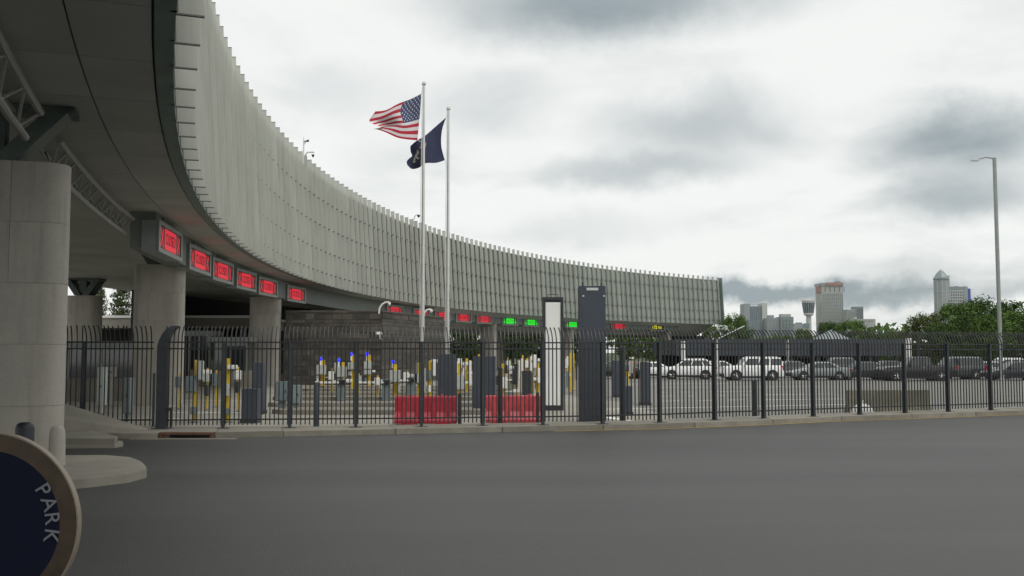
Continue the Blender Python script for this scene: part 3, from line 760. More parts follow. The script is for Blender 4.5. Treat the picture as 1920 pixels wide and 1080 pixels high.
bollard(287, 700, 800, 5, 'thin dark bollard left of the tall corner post')
# concrete barrier on the right
d = dist(776); k = d / F; p = at(1665, 776)
t = thing('concrete_barrier', 'weathered greenish concrete barrier behind the right part of the fence', 'barrier', p, .06)
w = 156 * k; h = 44 * k
MB().loft([[(x, -.3, 0), (x, -.3, .1), (x, -.16, .34), (x, -.11, h), (x, .11, h), (x, .16, .34), (x, .3, .1), (x, .3, 0)] for x in (-w / 2, 0, w / 2)]).build('body', mat('mossy_concrete', (.195, .185, .140), .9, var=.25, scale=1.5, grain=.1, bscale=20), t, bevel=.02)
for x in (-w * .3, w * .3): MB().span((x - .2, -.305, 0), (x + .2, -.2, .05)).build('forklift_slot', M_dark, t)
p = at(1617, 778)
t = thing('white_sandbag', 'white sandbag slumped against the concrete barrier', 'sandbag', p)
b = MB()
for i, (z, r, q) in enumerate(((0, .40, .16), (.12, .42, .2), (.26, .33, .17), (.36, .2, .1), (.40, .05, .03))):
    pass
b.loft([[(r * math.cos(a) + .03 * math.sin(3 * a), q * math.sin(a), z) for a in [2 * PI * k / 14 for k in range(14)]] for (z, r, q) in ((0, .40, .17), (.12, .43, .2), (.26, .34, .17), (.37, .2, .1), (.41, .05, .03))])
b.build('sack', M_whitebox, t, smooth=True)
MB().lathe([(.05, .40), (.03, .44), (.07, .5), (.05, .51)], 8).build('tied_neck', M_whitebox, t)

# lane islands with kerbs (side on)
for i, (yb, x0, x1) in enumerate([(778, 502, 1010), (764, 495, 1010), (751.5, 505, 1000), (742, 520, 980), (735, 560, 960), (729, 590, 940)]):
    a, c_ = at(x0, yb), at(x1, yb)
    o = Vector(((a.x + c_.x) / 2, a.y + .6, 0)); L = c_.x - a.x
    poly = [(-L / 2, -.1), (-L / 2 + .5, -.6), (L / 2 - .5, -.6), (L / 2, -.1), (L / 2, .1), (L / 2 - .5, .6), (-L / 2 + .5, .6), (-L / 2, .1)]
    names = ['nearest the fence', 'second from the fence', 'third from the fence', 'fourth from the fence', 'fifth from the fence', 'farthest, at the foot of the stone wall']
    tag(MB().prism(poly, -.01, .17).build('lane_island', M_kerb, None, bevel=.02, loc=o, rz=R(-1)), 'raised concrete lane island, ' + names[i], 'lane island', 'concrete lane islands')

# ------------------------------------------------------------------ lane equipment on yellow posts
def kiosk(px, ybase, ytop, boxes, label, lamp=None, arm=None, dark=False, wpost=6.5):
    d = dist(ybase); k = d / F; p = at(px, ybase)
    zof = lambda y: atY(960, y, d).z
    t = thing('lane_camera_post', label, 'camera post', p, 0, 'lane camera posts behind the fence')
    r = wpost * k / 2
    MB().span((-r, -r, .05), (r, r, zof(ytop))).build('post', M_yellow, t, bevel=.01)
    MB().span((-r * 2, -r * 2, 0), (r * 2, r * 2, .05)).build('base_plate', M_slatebox, t)
    for (x0, y0, x1, y1, c) in boxes:
        m = {'g': M_greybox, 's': M_slatebox, 'w': M_whitebox, 'd': M_post}[c]
        xa, xb = (x0 - px) * k, (x1 - px) * k; z0, z1 = zof(y1), zof(y0)
        dp = max(.22, min(.45, (xb - xa) * .8))
        o = MB().span((xa, -r - .02 - dp, z0), (xb, -r - .02, z1)).build('cabinet', m, t, bevel=.015)
        if z1 - z0 > .25:
            MB().span((xa + .03, -r - .032 - dp, z0 + .03), (xb - .03, -r - .0205 - dp, z1 - .03)).build('cabinet_door', m, o)
        MB().span((max(xa, -r * 2), -r - .02, (z0 + z1) / 2 - .04), (min(xb, r * 2) if xb > -r * 2 else xb, -r + .01, (z0 + z1) / 2 + .04)).build('bracket', M_dark, t)
    if lamp:
        x = (lamp[0] - px) * k; z = zof(lamp[1]); rr = 3.1 * k
        MB().tube([(x, -.1, z - 12 * k), (x, -.1, z - rr)], 1.8 * k, 8).build('lamp_stem', M_whitebox, t)
        MB().lathe([(rr * .7, z - rr), (rr, z - rr * .5), (rr, z + rr * .4), (rr * .6, z + rr), (rr * .1, z + rr * 1.1)], 10, (x, -.1, 0)).build('blue_lamp', M_blue, t, smooth=True)
    if arm:
        for (x, y) in arm:
            xx = (x - px) * k; z = zof(y)
            MB().tube([(0, -.05, z), (xx, -.05, z)], .03, 6).build('camera_arm', M_alu, t)
            MB().box((xx, -.1, z + .03), (.30, .16, .14)).build('camera', M_whitebox, t, bevel=.02)
    return t
kiosk(605, 727, 675, [(596, 684, 612, 702, 'g'), (595, 704, 599, 717, 'w')], 'camera post with blue lamp, leftmost of those before the stone wall', (601, 673), [(618, 708)])
kiosk(642, 740, 679, [(628, 680, 632, 700, 'g'), (633, 687, 650, 707, 'g'), (634, 710, 638, 724, 'w'), (645, 709, 649, 722, 'w')], 'camera post with a pale blue lamp and several grey cabinets, second from left', (635, 675), [(627, 716), (655, 714)])
kiosk(661.5, 731, 665, [(654, 679, 667, 693, 'g'), (655, 696, 660, 704, 'w')], 'slender camera post with blue lamp and one upper cabinet, third from left', (658, 664), [(655, 716)])
kiosk(691, 726, 665, [(684, 677, 697, 692, 'g'), (684, 693, 696, 702, 'g'), (685, 708, 689, 715, 's')], 'camera post with blue lamp and two stacked cabinets right of the thin fence post', (688, 664), [(701, 697)])
kiosk(741, 746, 683, [(731, 694, 751, 716, 'g'), (746, 720, 751, 736, 'g')], 'camera post with the largest grey cabinet and a blue lamp left of the flagpoles', (736.5, 678), [(722, 727)])
kiosk(786, 752, 680, [(778, 681, 784, 720, 's'), (779, 700, 789, 718, 'g')], 'camera post half hidden behind the taller flagpole', None, [(773, 705)])
kiosk(805, 754, 676, [(795, 690, 799, 735, 'g'), (801, 694, 809, 711, 's'), (812, 675, 819, 705, 'w'), (802, 722, 808, 735, 'w')], 'camera post with a tall white housing between the two flagpoles', None, [(815, 678)])
kiosk(861.5, 752, 681, [(853, 703, 871, 730, 'g'), (868, 690, 873, 708, 'w')], 'camera post with a wide grey cabinet between the two navy cabinets', None, [(874, 683)])
kiosk(876, 740, 672, [(878, 676, 884, 715, 'w'), (870, 680, 874, 694, 'w')], 'camera post with a bright white housing behind the navy cabinets', None, [(881, 700)])
kiosk(942, 756, 682, [(938, 707, 950, 728, 'w'), (947, 684, 952, 700, 'd')], 'camera post with a white cabinet above the right red barrier', None, [(957, 690), (966, 734)])
kiosk(968, 748, 680, [(962, 682, 970, 720, 'd'), (972, 676, 977, 712, 'w')], 'dark cabinet and white pillar camera post left of the white faced pylon', None, [(960, 700)])
kiosk(990, 750, 672, [(979, 695, 997, 740, 'd'), (1000, 665, 1006, 690, 'w'), (984, 676, 992, 690, 'w')], 'camera post with a broad black cabinet just left of the white faced pylon', None, [(1003, 712)])
kiosk(1008, 744, 680, [(1008, 690, 1017, 718, 'w')], 'camera post with a white hooded box touching the white faced pylon', None, [(1012, 676)])
kiosk(1069.5, 738, 662, [(1061, 696, 1066, 725, 's'), (1062, 668, 1066, 686, 'w')], 'tall thin yellow camera post right of the white faced pylon', None, [(1064, 704)], wpost=3.5)
kiosk(1075.5, 733, 662, [(1079, 680, 1082, 712, 'd')], 'thin yellow camera post left of the tall navy pylon', None, None, wpost=3.5)
kiosk(1177, 750, 696, [(1171, 706, 1175, 730, 's')], 'short yellow camera post right of the domed dark post', None, None, wpost=4.5)
kiosk(366, 793, 675, [(352, 705, 369, 735, 's'), (372, 676, 382, 712, 'g'), (361, 762, 371, 776, 's')], 'near yellow post with a slate meter box between the second pillar and the fence', None, [(387, 699)], wpost=6.5)
kiosk(427, 793, 672, [(420, 719, 430, 742, 'g'), (421, 765, 431, 776, 's')], 'near yellow post with a small pale box left of the third pillar', None, [(436, 690)], wpost=7)
kiosk(1190, 716, 668, [(1180, 676, 1185, 700, 'w'), (1197, 678, 1200, 694, 'w')], 'distant camera post beside the red parked car', None, [(1184, 672)], wpost=3)
EX = [(622, 736, 690, [(617, 696, 626, 712, 'w')], 'thin post with a white reader box between the first two blue lamp posts'),
      (672, 742, 700, [(668, 704, 678, 718, 'g')], 'low post with a pale reader box left of the slender blue lamp post'),
      (708, 748, 704, [(703, 708, 713, 722, 'w'), (711, 724, 719, 730, 'g')], 'low post with a white reader head left of the largest grey cabinet'),
      (762, 742, 694, [(757, 698, 767, 712, 'w')], 'post with a white reader box just left of the taller flagpole'),
      (826, 738, 672, [(856, 678, 860, 700, 'w')], 'thin post half covered by the left navy cabinet'),
      (846, 736, 668, [(858, 672, 866, 690, 'w')], 'thin post at the right edge of the left navy cabinet'),
      (898, 742, 664, [(893, 668, 898, 684, 'w'), (904, 672, 909, 690, 'd')], 'tall post with a white box above the right navy cabinet'),
      (925, 746, 676, [(920, 684, 929, 700, 'w'), (930, 704, 936, 722, 'd')], 'post with white and black boxes right of the right navy cabinet'),
      (953, 740, 670, [(950, 676, 957, 694, 'w'), (956, 698, 964, 718, 'd')], 'post with a tall white lamp housing above the right red barrier'),
      (980, 738, 666, [(975, 672, 980, 696, 'w'), (983, 700, 990, 722, 's')], 'post with a thin white panel second from the white faced pylon'),
      (998, 736, 664, [(994, 668, 999, 700, 'w'), (1003, 704, 1010, 728, 'd')], 'post with a long white panel closest to the white faced pylon'),
      (1064, 728, 668, [(1060, 672, 1064, 690, 'w')], 'far thin post behind the tall yellow camera post'),
      (388, 770, 690, [(383, 696, 394, 716, 'g'), (386, 722, 392, 742, 'd')], 'slim post with a pale box between the two near yellow posts'),
      (405, 764, 694, [(400, 700, 410, 724, 's')], 'slim post with a slate box between the two near yellow posts'),
      (446, 772, 688, [(441, 694, 452, 712, 'w'), (444, 716, 449, 736, 'd')], 'slim post with a white box left of the third pillar'),
      (336, 768, 700, [(331, 706, 341, 726, 's')], 'slim post with a slate box against the second pillar')]
for (px, yb, yt, bx, lb) in EX: kiosk(px, yb, yt, bx, lb, None, None, wpost=3)
GATES = [(724, 752, 8, 'white gate arm low across the lane left of the flagpoles'), (770, 746, 9, 'white gate arm behind the taller flagpole'), (905, 752, 11, 'white gate arm between the red barriers'), (962, 744, 10, 'white gate arm above the right red barrier'), (640, 752, 7, 'white gate arm before the stone wall')]
for (px, yb, ln, lb) in GATES:
    p = at(px, yb); d = p.y
    t = thing('barrier_gate', lb, 'barrier gate', p, R(-4), 'lane barrier gates')
    MB().box((0, 0, .5), (.34, .3, 1.0)).build('cabinet', M_slatebox, t, bevel=.02)
    MB().box((-ln * .06 - .2, -.2, .86), (ln * .16, .05, .09)).build('arm', M_whitebox, t)
    MB().box((.05, -.19, .86), (.28, .07, .2)).build('counterweight', M_dark, t)
def cabinet(x0, x1, ytop, ybox, ybot, label, m, legs=True):
    d = dist(ybot); k = d / F; p = at((x0 + x1) / 2, ybot); w = (x1 - x0) * k
    zt, zb = atY(960, ytop, d).z, atY(960, ybox, d).z
    t = thing('utility_cabinet', label, 'cabinet', p)
    o = MB().span((-w / 2, -.2, zb), (w / 2, .2, zt)).build('housing', m, t, bevel=.015)
    MB().span((-w / 2 + .04, -.215, zb + .04), (w / 2 - .04, -.201, zt - .04)).build('door', m, o)
    MB().span((w / 2 - .1, -.235, (zb + zt) / 2 - .05), (w / 2 - .07, -.216, (zb + zt) / 2 + .05)).build('handle', M_dark, o)
    MB().span((-w / 4, -.1, 0), (w / 4, .1, zb - .001)).build('pedestal', m, t)
cabinet(518, 541, 715, 752, 770, 'slate grey utility cabinet, left one of the pair by the third pillar', M_slatebox)
cabinet(547, 564, 722, 757, 772, 'slate grey utility cabinet, right one of the pair by the third pillar', mat('slate_cabinet_light', (.22, .27, .275), .5, var=.1))
cabinet(232, 246, 708, 775, 790, 'tall blue grey cabinet just left of the tall corner post', M_slatebox)
cabinet(184, 196, 688, 760, 775, 'pale cabinet on the ramp behind the left fence section', M_greybox)
cabinet(205, 214, 688, 707, 760, 'cream meter box on a pedestal behind the left fence section', M_pillar)

# inspection booths in the shade under the building
def booth(x0, x1, ybot, label, h=2.9, dep=2.4, sill=1.05):
    p = at((x0 + x1) / 2, ybot); k = p.y / F; w = (x1 - x0) * k
    t = thing('inspection_booth', label, 'booth', p, R(4), 'inspection booths under the building')
    MB().span((-w / 2, 0, 0), (w / 2, dep, sill)).build('base_wall', M_walk, t)
    MB().span((-w / 2 - .25, -.25, h - .35), (w / 2 + .25, dep + .25, h)).build('roof', M_signbox, t)
    nb = max(2, int(w / 1.1))
    for i in range(nb + 1):
        x = -w / 2 + .05 + (w - .1) * i / nb
        MB().span((x - .05, 0, sill), (x + .05, .09, h - .351)).build('mullion', M_signbox, t)
        if i < nb:
            x2 = -w / 2 + .05 + (w - .1) * (i + 1) / nb
            MB().span((x + .052, .03, sill), (x2 - .052, .05, h - .351)).build('pane', M_glass_dark, t)
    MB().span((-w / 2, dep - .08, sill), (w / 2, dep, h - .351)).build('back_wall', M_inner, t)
    for x in (-w / 2 + .04, w / 2 - .04): MB().span((x - .03, .1, sill), (x + .03, dep - .09, h - .351)).build('side_pane', M_glass_dark, t)
    return t
booth(125, 250, 752, 'long dark windowed inspection booth behind the left fence section', 2.75)
booth(352, 392, 722, 'small grey inspection booth seen between the second and third pillars', 3.7)
booth(400, 462, 726, 'dark inspection booth directly left of the third pillar', 3.2)
booth(-20, 100, 745, 'inspection booth hidden mostly behind the nearest pillar', 2.8)
# light roofed canopy seen through the gap at the left
c0 = atY(120, 590, 84); c1 = atY(262, 604, 84)
t = thing('lane_canopy', 'pale flat roofed lane canopy glimpsed under the building at the far left', 'canopy', (c0.x, 84, 0))
L = 16
MB().span((-6, 0, 4.3), (L, 12, 5.15)).build('roof', M_walk, t)
MB().span((-6.1, -.1, 5.151), (L + .1, 12.1, 5.35)).build('roof_edge', M_whitebox, t)
for x in (-4, 1, 6, 11, 15): MB().span((x - .2, 1, 0), (x + .2, 1.4, 4.299)).build('post', M_strut, t)
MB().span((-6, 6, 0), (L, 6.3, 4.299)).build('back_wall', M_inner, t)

# ------------------------------------------------------------------ flagpoles and flags
def flagpole(px, ytop, Y, label, r=.075):
    top = atY(px, ytop, Y); h = top.z
    t = thing('flagpole', label, 'flagpole', (top.x, Y, 0), 0, 'flagpoles')
    MB().tube([(0, 0, 0), (0, 0, h * .4), (0, 0, h - .15)], [r * 1.15, r, r * .62], 14).build('pole', M_alu, t, smooth=True)
    MB().lathe([(.05, h - .15), (.09, h - .12), (.09, h - .05), (.06, h - .02), (.05, h), (.01, h + .02)], 12).build('finial', M_alu, t, smooth=True)
    MB().lathe([(r * 2.2, 0), (r * 2.2, .08), (r * 1.3, .16)], 14).build('base_collar', M_alu, t)
    MB().tube([(-r - .03, -.02, 1.3), (-r - .03, -.02, h * .6), (-r * .6 - .02, -.02, h - .12)], .012, 5).build('halyard', M_whitebox, t)
    return t, top
P1, top1 = flagpole(795, 153, 40, 'taller silver flagpole, left of the pair')
P2, top2 = flagpole(841, 200, 42, 'shorter silver flagpole, right of the pair')
def lerp_curve(pts, u):
    n = len(pts) - 1; x = min(max(u, 0), 1) * n; i = min(int(x), n - 1); f = x - i
    p0 = pts[max(i - 1, 0)]; p1 = pts[i]; p2 = pts[i + 1]; p3 = pts[min(i + 2, n)]
    return tuple(.5 * ((2 * b) + (-a + c) * f + (2 * a - 5 * b + 4 * c - d) * f * f + (-a + 3 * b - 3 * c + d) * f ** 3) for a, b, c, d in zip(p0, p1, p2, p3))
def coons(top, bot, hoist, fly, Y, wave):
    def P(u, v):
        T, B, H_, G = lerp_curve(top, u), lerp_curve(bot, u), lerp_curve(hoist, v), lerp_curve(fly, v)
        c00, c10, c01, c11 = top[0], top[-1], bot[0], bot[-1]
        q = [(1 - v) * T[i] + v * B[i] + (1 - u) * H_[i] + u * G[i] - ((1 - u) * (1 - v) * c00[i] + u * (1 - v) * c10[i] + (1 - u) * v * c01[i] + u * v * c11[i]) for i in range(2)]
        return atY(q[0], q[1], Y + wave(u, v))
    return P
def z8(l): return [(640 + a / 5.4, 140 + b / 5.4) for a, b in l]
us = coons(z8([(810, 193), (700, 248), (580, 292), (455, 357), (345, 372)]), z8([(770, 665), (660, 655), (560, 635), (450, 585), (350, 552), (272, 560)]),
           z8([(810, 193), (800, 350), (785, 510), (770, 665)]), z8([(345, 372), (283, 468), (345, 508), (400, 532), (340, 548), (272, 560)]), 40,
           lambda u, v: .14 * math.sin(u * 8.5 + v * 1.8) * min(1, u * 2.5) + .15 * u)
o = Vector((top1.x, 40, top1.z - 1.5))
tf = thing('national_flag', 'red and white striped flag with starred blue canton waving left from the taller pole', 'flag', o)
NU, NV = 40, 26
b = MB(); vs = [us(i / NU, j / NV) - o for j in range(NV + 1) for i in range(NU + 1)]
faces = []; 
for j in range(NV):
    for i in range(NU):
        k = j * (NU + 1) + i
        stripe = j // 2; canton = i < NU * .4 and stripe < 7
        b.m.append(2 if canton else (0 if stripe % 2 == 0 else 1)); faces.append((k, k + 1, k + NU + 2, k + NU + 1))
b.v = [tuple(v) for v in vs]; b.f = faces
cl = b.build('cloth', [M_flagred, M_flagwhite, M_flagblue], tf, smooth=True)
def decal(P, o, polys, name, m, parent, off=.012):
    bb = MB()
    for poly in polys:
        for sgn in (-1, 1):
            pts = []
            for (u, v) in poly:
                p = P(u, v); du = P(u + .01, v) - P(u - .01, v); dv = P(u, v + .01) - P(u, v - .01)
                n = du.cross(dv).normalized(); pts.append(p + n * off * sgn - o)
            c = sum(pts, Vector()) / len(pts)
            bb.add(pts + [c], [(i, (i + 1) % len(pts), len(pts)) for i in range(len(pts))])
    return bb.build(name, m, parent)
stars = []
for r_ in range(9):
    for c_ in range(6 if r_ % 2 == 0 else 5):
        cu = .4 * ((c_ * 2 + 1 + (r_ % 2)) / 12); cv = (7 / 13) * ((r_ + 1) / 10)
        stars.append([(cu + .0165 * (1 if q % 2 == 0 else .42) * math.sin(q * PI / 5) * .8, cv - .0265 * (1 if q % 2 == 0 else .42) * math.cos(q * PI / 5)) for q in range(10)])
decal(us, o, stars, 'canton_stars', M_flagwhite, cl)
MB().tube([us(0, .01) - o, (-.03, 0, us(0, 0).z - o.z + .25)], .01, 5).build('snap_cord', M_whitebox, tf)
MB().tube([us(0, .99) - o, (-.03, 0, us(0, 1).z - o.z - .1)], .01, 5).build('snap_cord', M_whitebox, tf)
ny = coons(z8([(1062, 432), (960, 520), (850, 615), (760, 670), (697, 725)]), z8([(1048, 866), (960, 893), (850, 897), (790, 940), (715, 955), (668, 915)]),
           z8([(1062, 432), (1020, 560), (1012, 720), (1048, 866)]), z8([(697, 725), (702, 780), (716, 822), (685, 850), (662, 880), (668, 915)]), 42,
           lambda u, v: .16 * math.sin(u * 7 + v * 2.5) * min(1, u * 2) + .1 * u)
o = Vector((top2.x, 42, top2.z - 1.5))
tf = thing('state_flag', 'dark navy flag with a pale coat of arms waving left from the shorter pole', 'flag', o)
b = MB(); b.v = [tuple(ny(i / 24, j / 18) - o) for j in range(19) for i in range(25)]
for j in range(18):
    for i in range(24): k = j * 25 + i; b.f.append((k, k + 1, k + 26, k + 25)); b.m.append(0)
cl = b.build('cloth', M_flagnavy, tf, smooth=True)
def ell(cu, cv, ru, rv, n=12): return [(cu + ru * math.cos(2 * PI * k / n), cv + rv * math.sin(2 * PI * k / n)) for k in range(n)]
decal(ny, o, [[(.48, .33), (.70, .33), (.70, .60), (.59, .72), (.48, .60)]], 'shield', M_emblem, cl)
decal(ny, o, [ell(.44, .33, .018, .035), [(.42, .37), (.46, .37), (.475, .70), (.405, .70)], ell(.72, .33, .018, .035), [(.70, .37), (.74, .37), (.755, .70), (.685, .70)]], 'standing_figures', M_emblem, cl, .014)
decal(ny, o, [ell(.58, .30, .07, .035), ell(.58, .22, .02, .04), [(.40, .73), (.76, .73), (.74, .79), (.42, .79)]], 'eagle_and_scroll', M_emblem, cl, .014)
MB().tube([ny(0, .01) - o, (-.03, 0, ny(0, 0).z - o.z + .12)], .01, 5).build('snap_cord', M_whitebox, tf)
MB().tube([ny(0, .99) - o, (-.03, 0, ny(0, 1).z - o.z - .4)], .01, 5).build('snap_cord', M_whitebox, tf)

# ------------------------------------------------------------------ security cameras
a = ang_for(569, R0 + .3, ZT); p = arc(a, R0 + .3, ZF); k = p.y / F
t = thing('roof_camera_mast', 'thin roof mast with a bullet camera and a black dome camera', 'camera', p)
z = lambda y: atY(960, y, p.y).z - p.z
x = lambda q: (q - 568.5) * k
MB().tube([(0, 0, 0), (0, 0, z(272)), (0, 0, z(257))], [.05, .05, .02], 8).build('mast', M_alu, t)
MB().tube([(0, 0, z(272)), (x(571), 0, z(268)), (x(573), 0, z(265.5))], .035, 6).build('bracket', M_alu, t)
MB().box((x(573), 0, z(264.8)), (8 * k, 4 * k, 1.8 * k)).build('bullet_camera', M_slatebox, t, bevel=.02)
MB().lathe([(.06, x(577) - .1), (.09, x(577)), (.09, x(578))], 10, (0, 0, z(264)), 'X').build('lens_hood', M_dark, t)
MB().tube([(0, 0, z(296)), (x(575.5), 0, z(285.5)), (x(588), 0, z(285)), (x(588), 0, z(287))], .05, 8).build('gooseneck', M_alu, t, smooth=True)
MB().lathe([(3.1 * k, z(290)), (2.8 * k, z(291)), (1.8 * k, z(293)), (.8 * k, z(295))], 12, (x(586.6), 0, 0)).build('dome', M_dark, t, smooth=True)
a = ang_for(775, R0 + .3, ZT); p = arc(a, R0 + .3, ZF); k = p.y / F; z = lambda y: atY(960, y, p.y).z - p.z; x = lambda q: (q - 775) * k
t = thing('roof_camera', 'small gooseneck dome camera on the roof edge just left of the taller flagpole', 'camera', p)
MB().tube([(0, 0, 0), (x(775.5), 0, z(412)), (x(778), 0, z(405)), (x(782), 0, z(402.5)), (x(785), 0, z(403))], .06, 8).build('gooseneck', M_alu, t, smooth=True)
MB().lathe([(2.6 * k, z(403)), (2.6 * k, z(405)), (1.4 * k, z(407.5)), (.3 * k, z(408))], 12, (x(785), 0, 0)).build('dome', M_dark, t, smooth=True)
def wallcam(pts, Y, label):
    P = [atY(px, py, Y) for px, py in pts]; o = Vector((P[0].x, Y, P[0].z)); k = Y / F
    t = thing('gooseneck_camera', label, 'camera', o, 0, 'white gooseneck cameras by the stone wall')
    MB().tube([q - o for q in P], 1.6 * k, 8).build('arm', M_whitebox, t, smooth=True)
    e = P[-1] - o
    MB().lathe([(2.2 * k, e.z - .01), (2.8 * k, e.z - 2 * k), (2.8 * k, e.z - 4 * k), (1.6 * k, e.z - 6 * k), (.3 * k, e.z - 6.5 * k)], 12, (e.x, 0, 0)).build('dome', M_whitebox, t, smooth=True)
wallcam([(710.5, 588), (711.5, 578), (716, 571), (722, 567), (730, 566.5)], 67, 'white gooseneck dome camera rising above the corner of the stone wall')
wallcam([(794, 598), (796, 586), (800, 581.5), (804, 580), (808.5, 580)], 74, 'white gooseneck dome camera right of the taller flagpole')
Y = at(715, 722).y - .25; p = atY(714, 636, Y); k = Y / F
t = thing('bullet_camera', 'white bullet camera on a bracket at the corner of the stone wall', 'camera', p)
MB().tube([(0, .12, 0), (-1 * k, -.1, 2 * k), (-2 * k, -.2, 8 * k)], .06, 8).build('bracket', M_whitebox, t)
MB().box((-3 * k, -.25, 11 * k), (12 * k, .22, .2), 0).build('body', M_whitebox, t, bevel=.03)
MB().lathe([(.07, -9.5 * k), (.07, -9 * k)], 10, (0, -.25, 11 * k), 'X').build('lens', M_dark, t)

# ------------------------------------------------------------------ cars
def paint(name, col): return mat('paint_' + name, col, .28, coat=.6, var=.03, scale=2)
def make_car(kind):
    """front at -x, origin on the ground; returns list of (name, mesh builder, material key, smooth, children)"""
    if kind == 'sedan':
        L, Wd, H = 4.75, 1.82, 1.46; top = [(-.5, .50), (-.485, .66), (-.43, .78), (-.22, .95), (.2, .98), (.36, 1.02), (.47, 1.0), (.497, .85), (.5, .5)]
        cab = (-.235, .385, -.085, .20); belt = .95
    elif kind == 'crossover':
        L, Wd, H = 4.6, 1.85, 1.68; top = [(-.5, .55), (-.49, .78), (-.44, .92), (-.25, 1.08), (.2, 1.1), (.44, 1.12), (.485, 1.1), (.497, .9), (.5, .55)]
        cab = (-.26, .47, -.09, .34); belt = 1.06
    elif kind == 'suv':
        L, Wd, H = 4.75, 1.9, 1.80; top = [(-.5, .58), (-.495, .9), (-.47, 1.04), (-.23, 1.15), (.2, 1.15), (.46, 1.15), (.49, 1.12), (.498, .9), (.5, .58)]
        cab = (-.23, .485, -.12, .45); belt = 1.12
    elif kind == 'boxy':
        L, Wd, H = 4.75, 1.95, 1.84; top = [(-.5, .6), (-.495, 1.0), (-.475, 1.12), (-.22, 1.18), (.2, 1.18), (.46, 1.18), (.49, 1.15), (.498, .9), (.5, .6)]
        cab = (-.22, .49, -.13, .47); belt = 1.15
    else:
        L, Wd, H = 5.7, 2.0, 1.88; top = [(-.5, .6), (-.495, .98), (-.475, 1.1), (-.22, 1.18), (.2, 1.18), (.46, 1.2), (.494, 1.2), (.498, .9), (.5, .6)]
        cab = (-.20, .175, -.11, .15); belt = 1.16
    w = Wd / 2; zb = .30
    secs = []
    for i, (fx, h) in enumerate(top):
        ww = w * (.86 if abs(fx) > .495 else (.93 if abs(fx) > .47 else (.985 if abs(fx) > .40 else 1)))
        x = fx * L; h = max(h, zb + .2)
        secs.append([(x, -ww * .92, zb), (x, -ww, zb + .12), (x, -ww, h - .16), (x, -ww * .96, h - .05), (x, -ww * .82, h), (x, ww * .82, h), (x, ww * .96, h - .05), (x, ww, h - .16), (x, ww, zb + .12), (x, ww * .92, zb)])
    parts = []
    body = MB().loft(secs)
    x0, x1, t0, t1 = [c * L for c in cab]
    wb, wt = w * .93, w * .76
    gh = MB().loft([[(x0, -wb, belt - .04), (x1, -wb, belt - .04), (x1, wb, belt - .04), (x0, wb, belt - .04)],
                    [(t0 + .05, -wt - .02, H - .07), (t1 - .03, -wt - .02, H - .07), (t1 - .03, wt + .02, H - .07), (t0 + .05, wt + .02, H - .07)],
                    [(t0 + .16, -wt + .1, H), (t1 - .16, -wt + .1, H), (t1 - .16, wt - .1, H), (t0 + .16, wt - .1, H)]])
    parts.append(('body', body, 'paint', True)); parts.append(('cabin', gh, 'paint', True))
    # panes just proud of the cabin
    def lerp(a, b, t): return tuple(a[i] + (b[i] - a[i]) * t for i in range(3))
    B0, B1, T0, T1 = (x0, wb, belt - .04), (x1, wb, belt - .04), (t0 + .05, wt + .02, H - .07), (t1 - .03, wt + .02, H - .07)
    def pane_side(u0, u1, sgn):
        v0, v1 = .16, .93
        q = [lerp(lerp(B0, B1, u), lerp(T0, T1, u), v) for u, v in ((u0, v0), (u1, v0), (u1, v1), (u0, v1))]
        vs = [(p[0], sgn * (p[1] + d), p[2]) for d in (.012, -.01) for p in q]
        return MB().add(vs, [(0, 1, 2, 3), (7, 6, 5, 4), (0, 4, 5, 1), (1, 5, 6, 2), (2, 6, 7, 3), (3, 7, 4, 0)])
    cuts = {'sedan': [(.05, .46), (.49, .86)], 'crossover': [(.05, .38), (.41, .72), (.75, .94)], 'suv': [(.05, .38), (.41, .68), (.73, .96)], 'boxy': [(.05, .37), (.40, .66), (.72, .96)], 'pickup': [(.06, .5), (.54, .93)]}[kind]
    for sgn in (-1, 1):
        for (a, b_) in cuts: parts.append(('side_window', pane_side(a, b_, sgn), 'glass', False))
    for nm, xa, xb, s in (('windscreen', x0, t0 + .05, -1), ('rear_window', x1, t1 - .03, 1)):
        za, zb_ = belt - .04, H - .07
        f = lambda v, yy: (xa + (xb - xa) * v, yy * (wb + (wt + .02 - wb) * v), za + (zb_ - za) * v)
        q = [f(.14, -.9), f(.14, .9), f(.94, .88), f(.94, -.88)]
        vs = [(p[0] + s * d, p[1], p[2] + d * .4) for d in (.014, -.01) for p in q]
        parts.append((nm, MB().add(vs, [(0, 1, 2, 3), (7, 6, 5, 4), (0, 4, 5, 1), (1, 5, 6, 2), (2, 6, 7, 3), (3, 7, 4, 0)]), 'glass', False))
    rw = .33 if kind == 'sedan' else (.36 if kind == 'crossover' else .39)
    wx = (-.5 * L + .93, .5 * L - (.95 if kind != 'pickup' else 1.3))
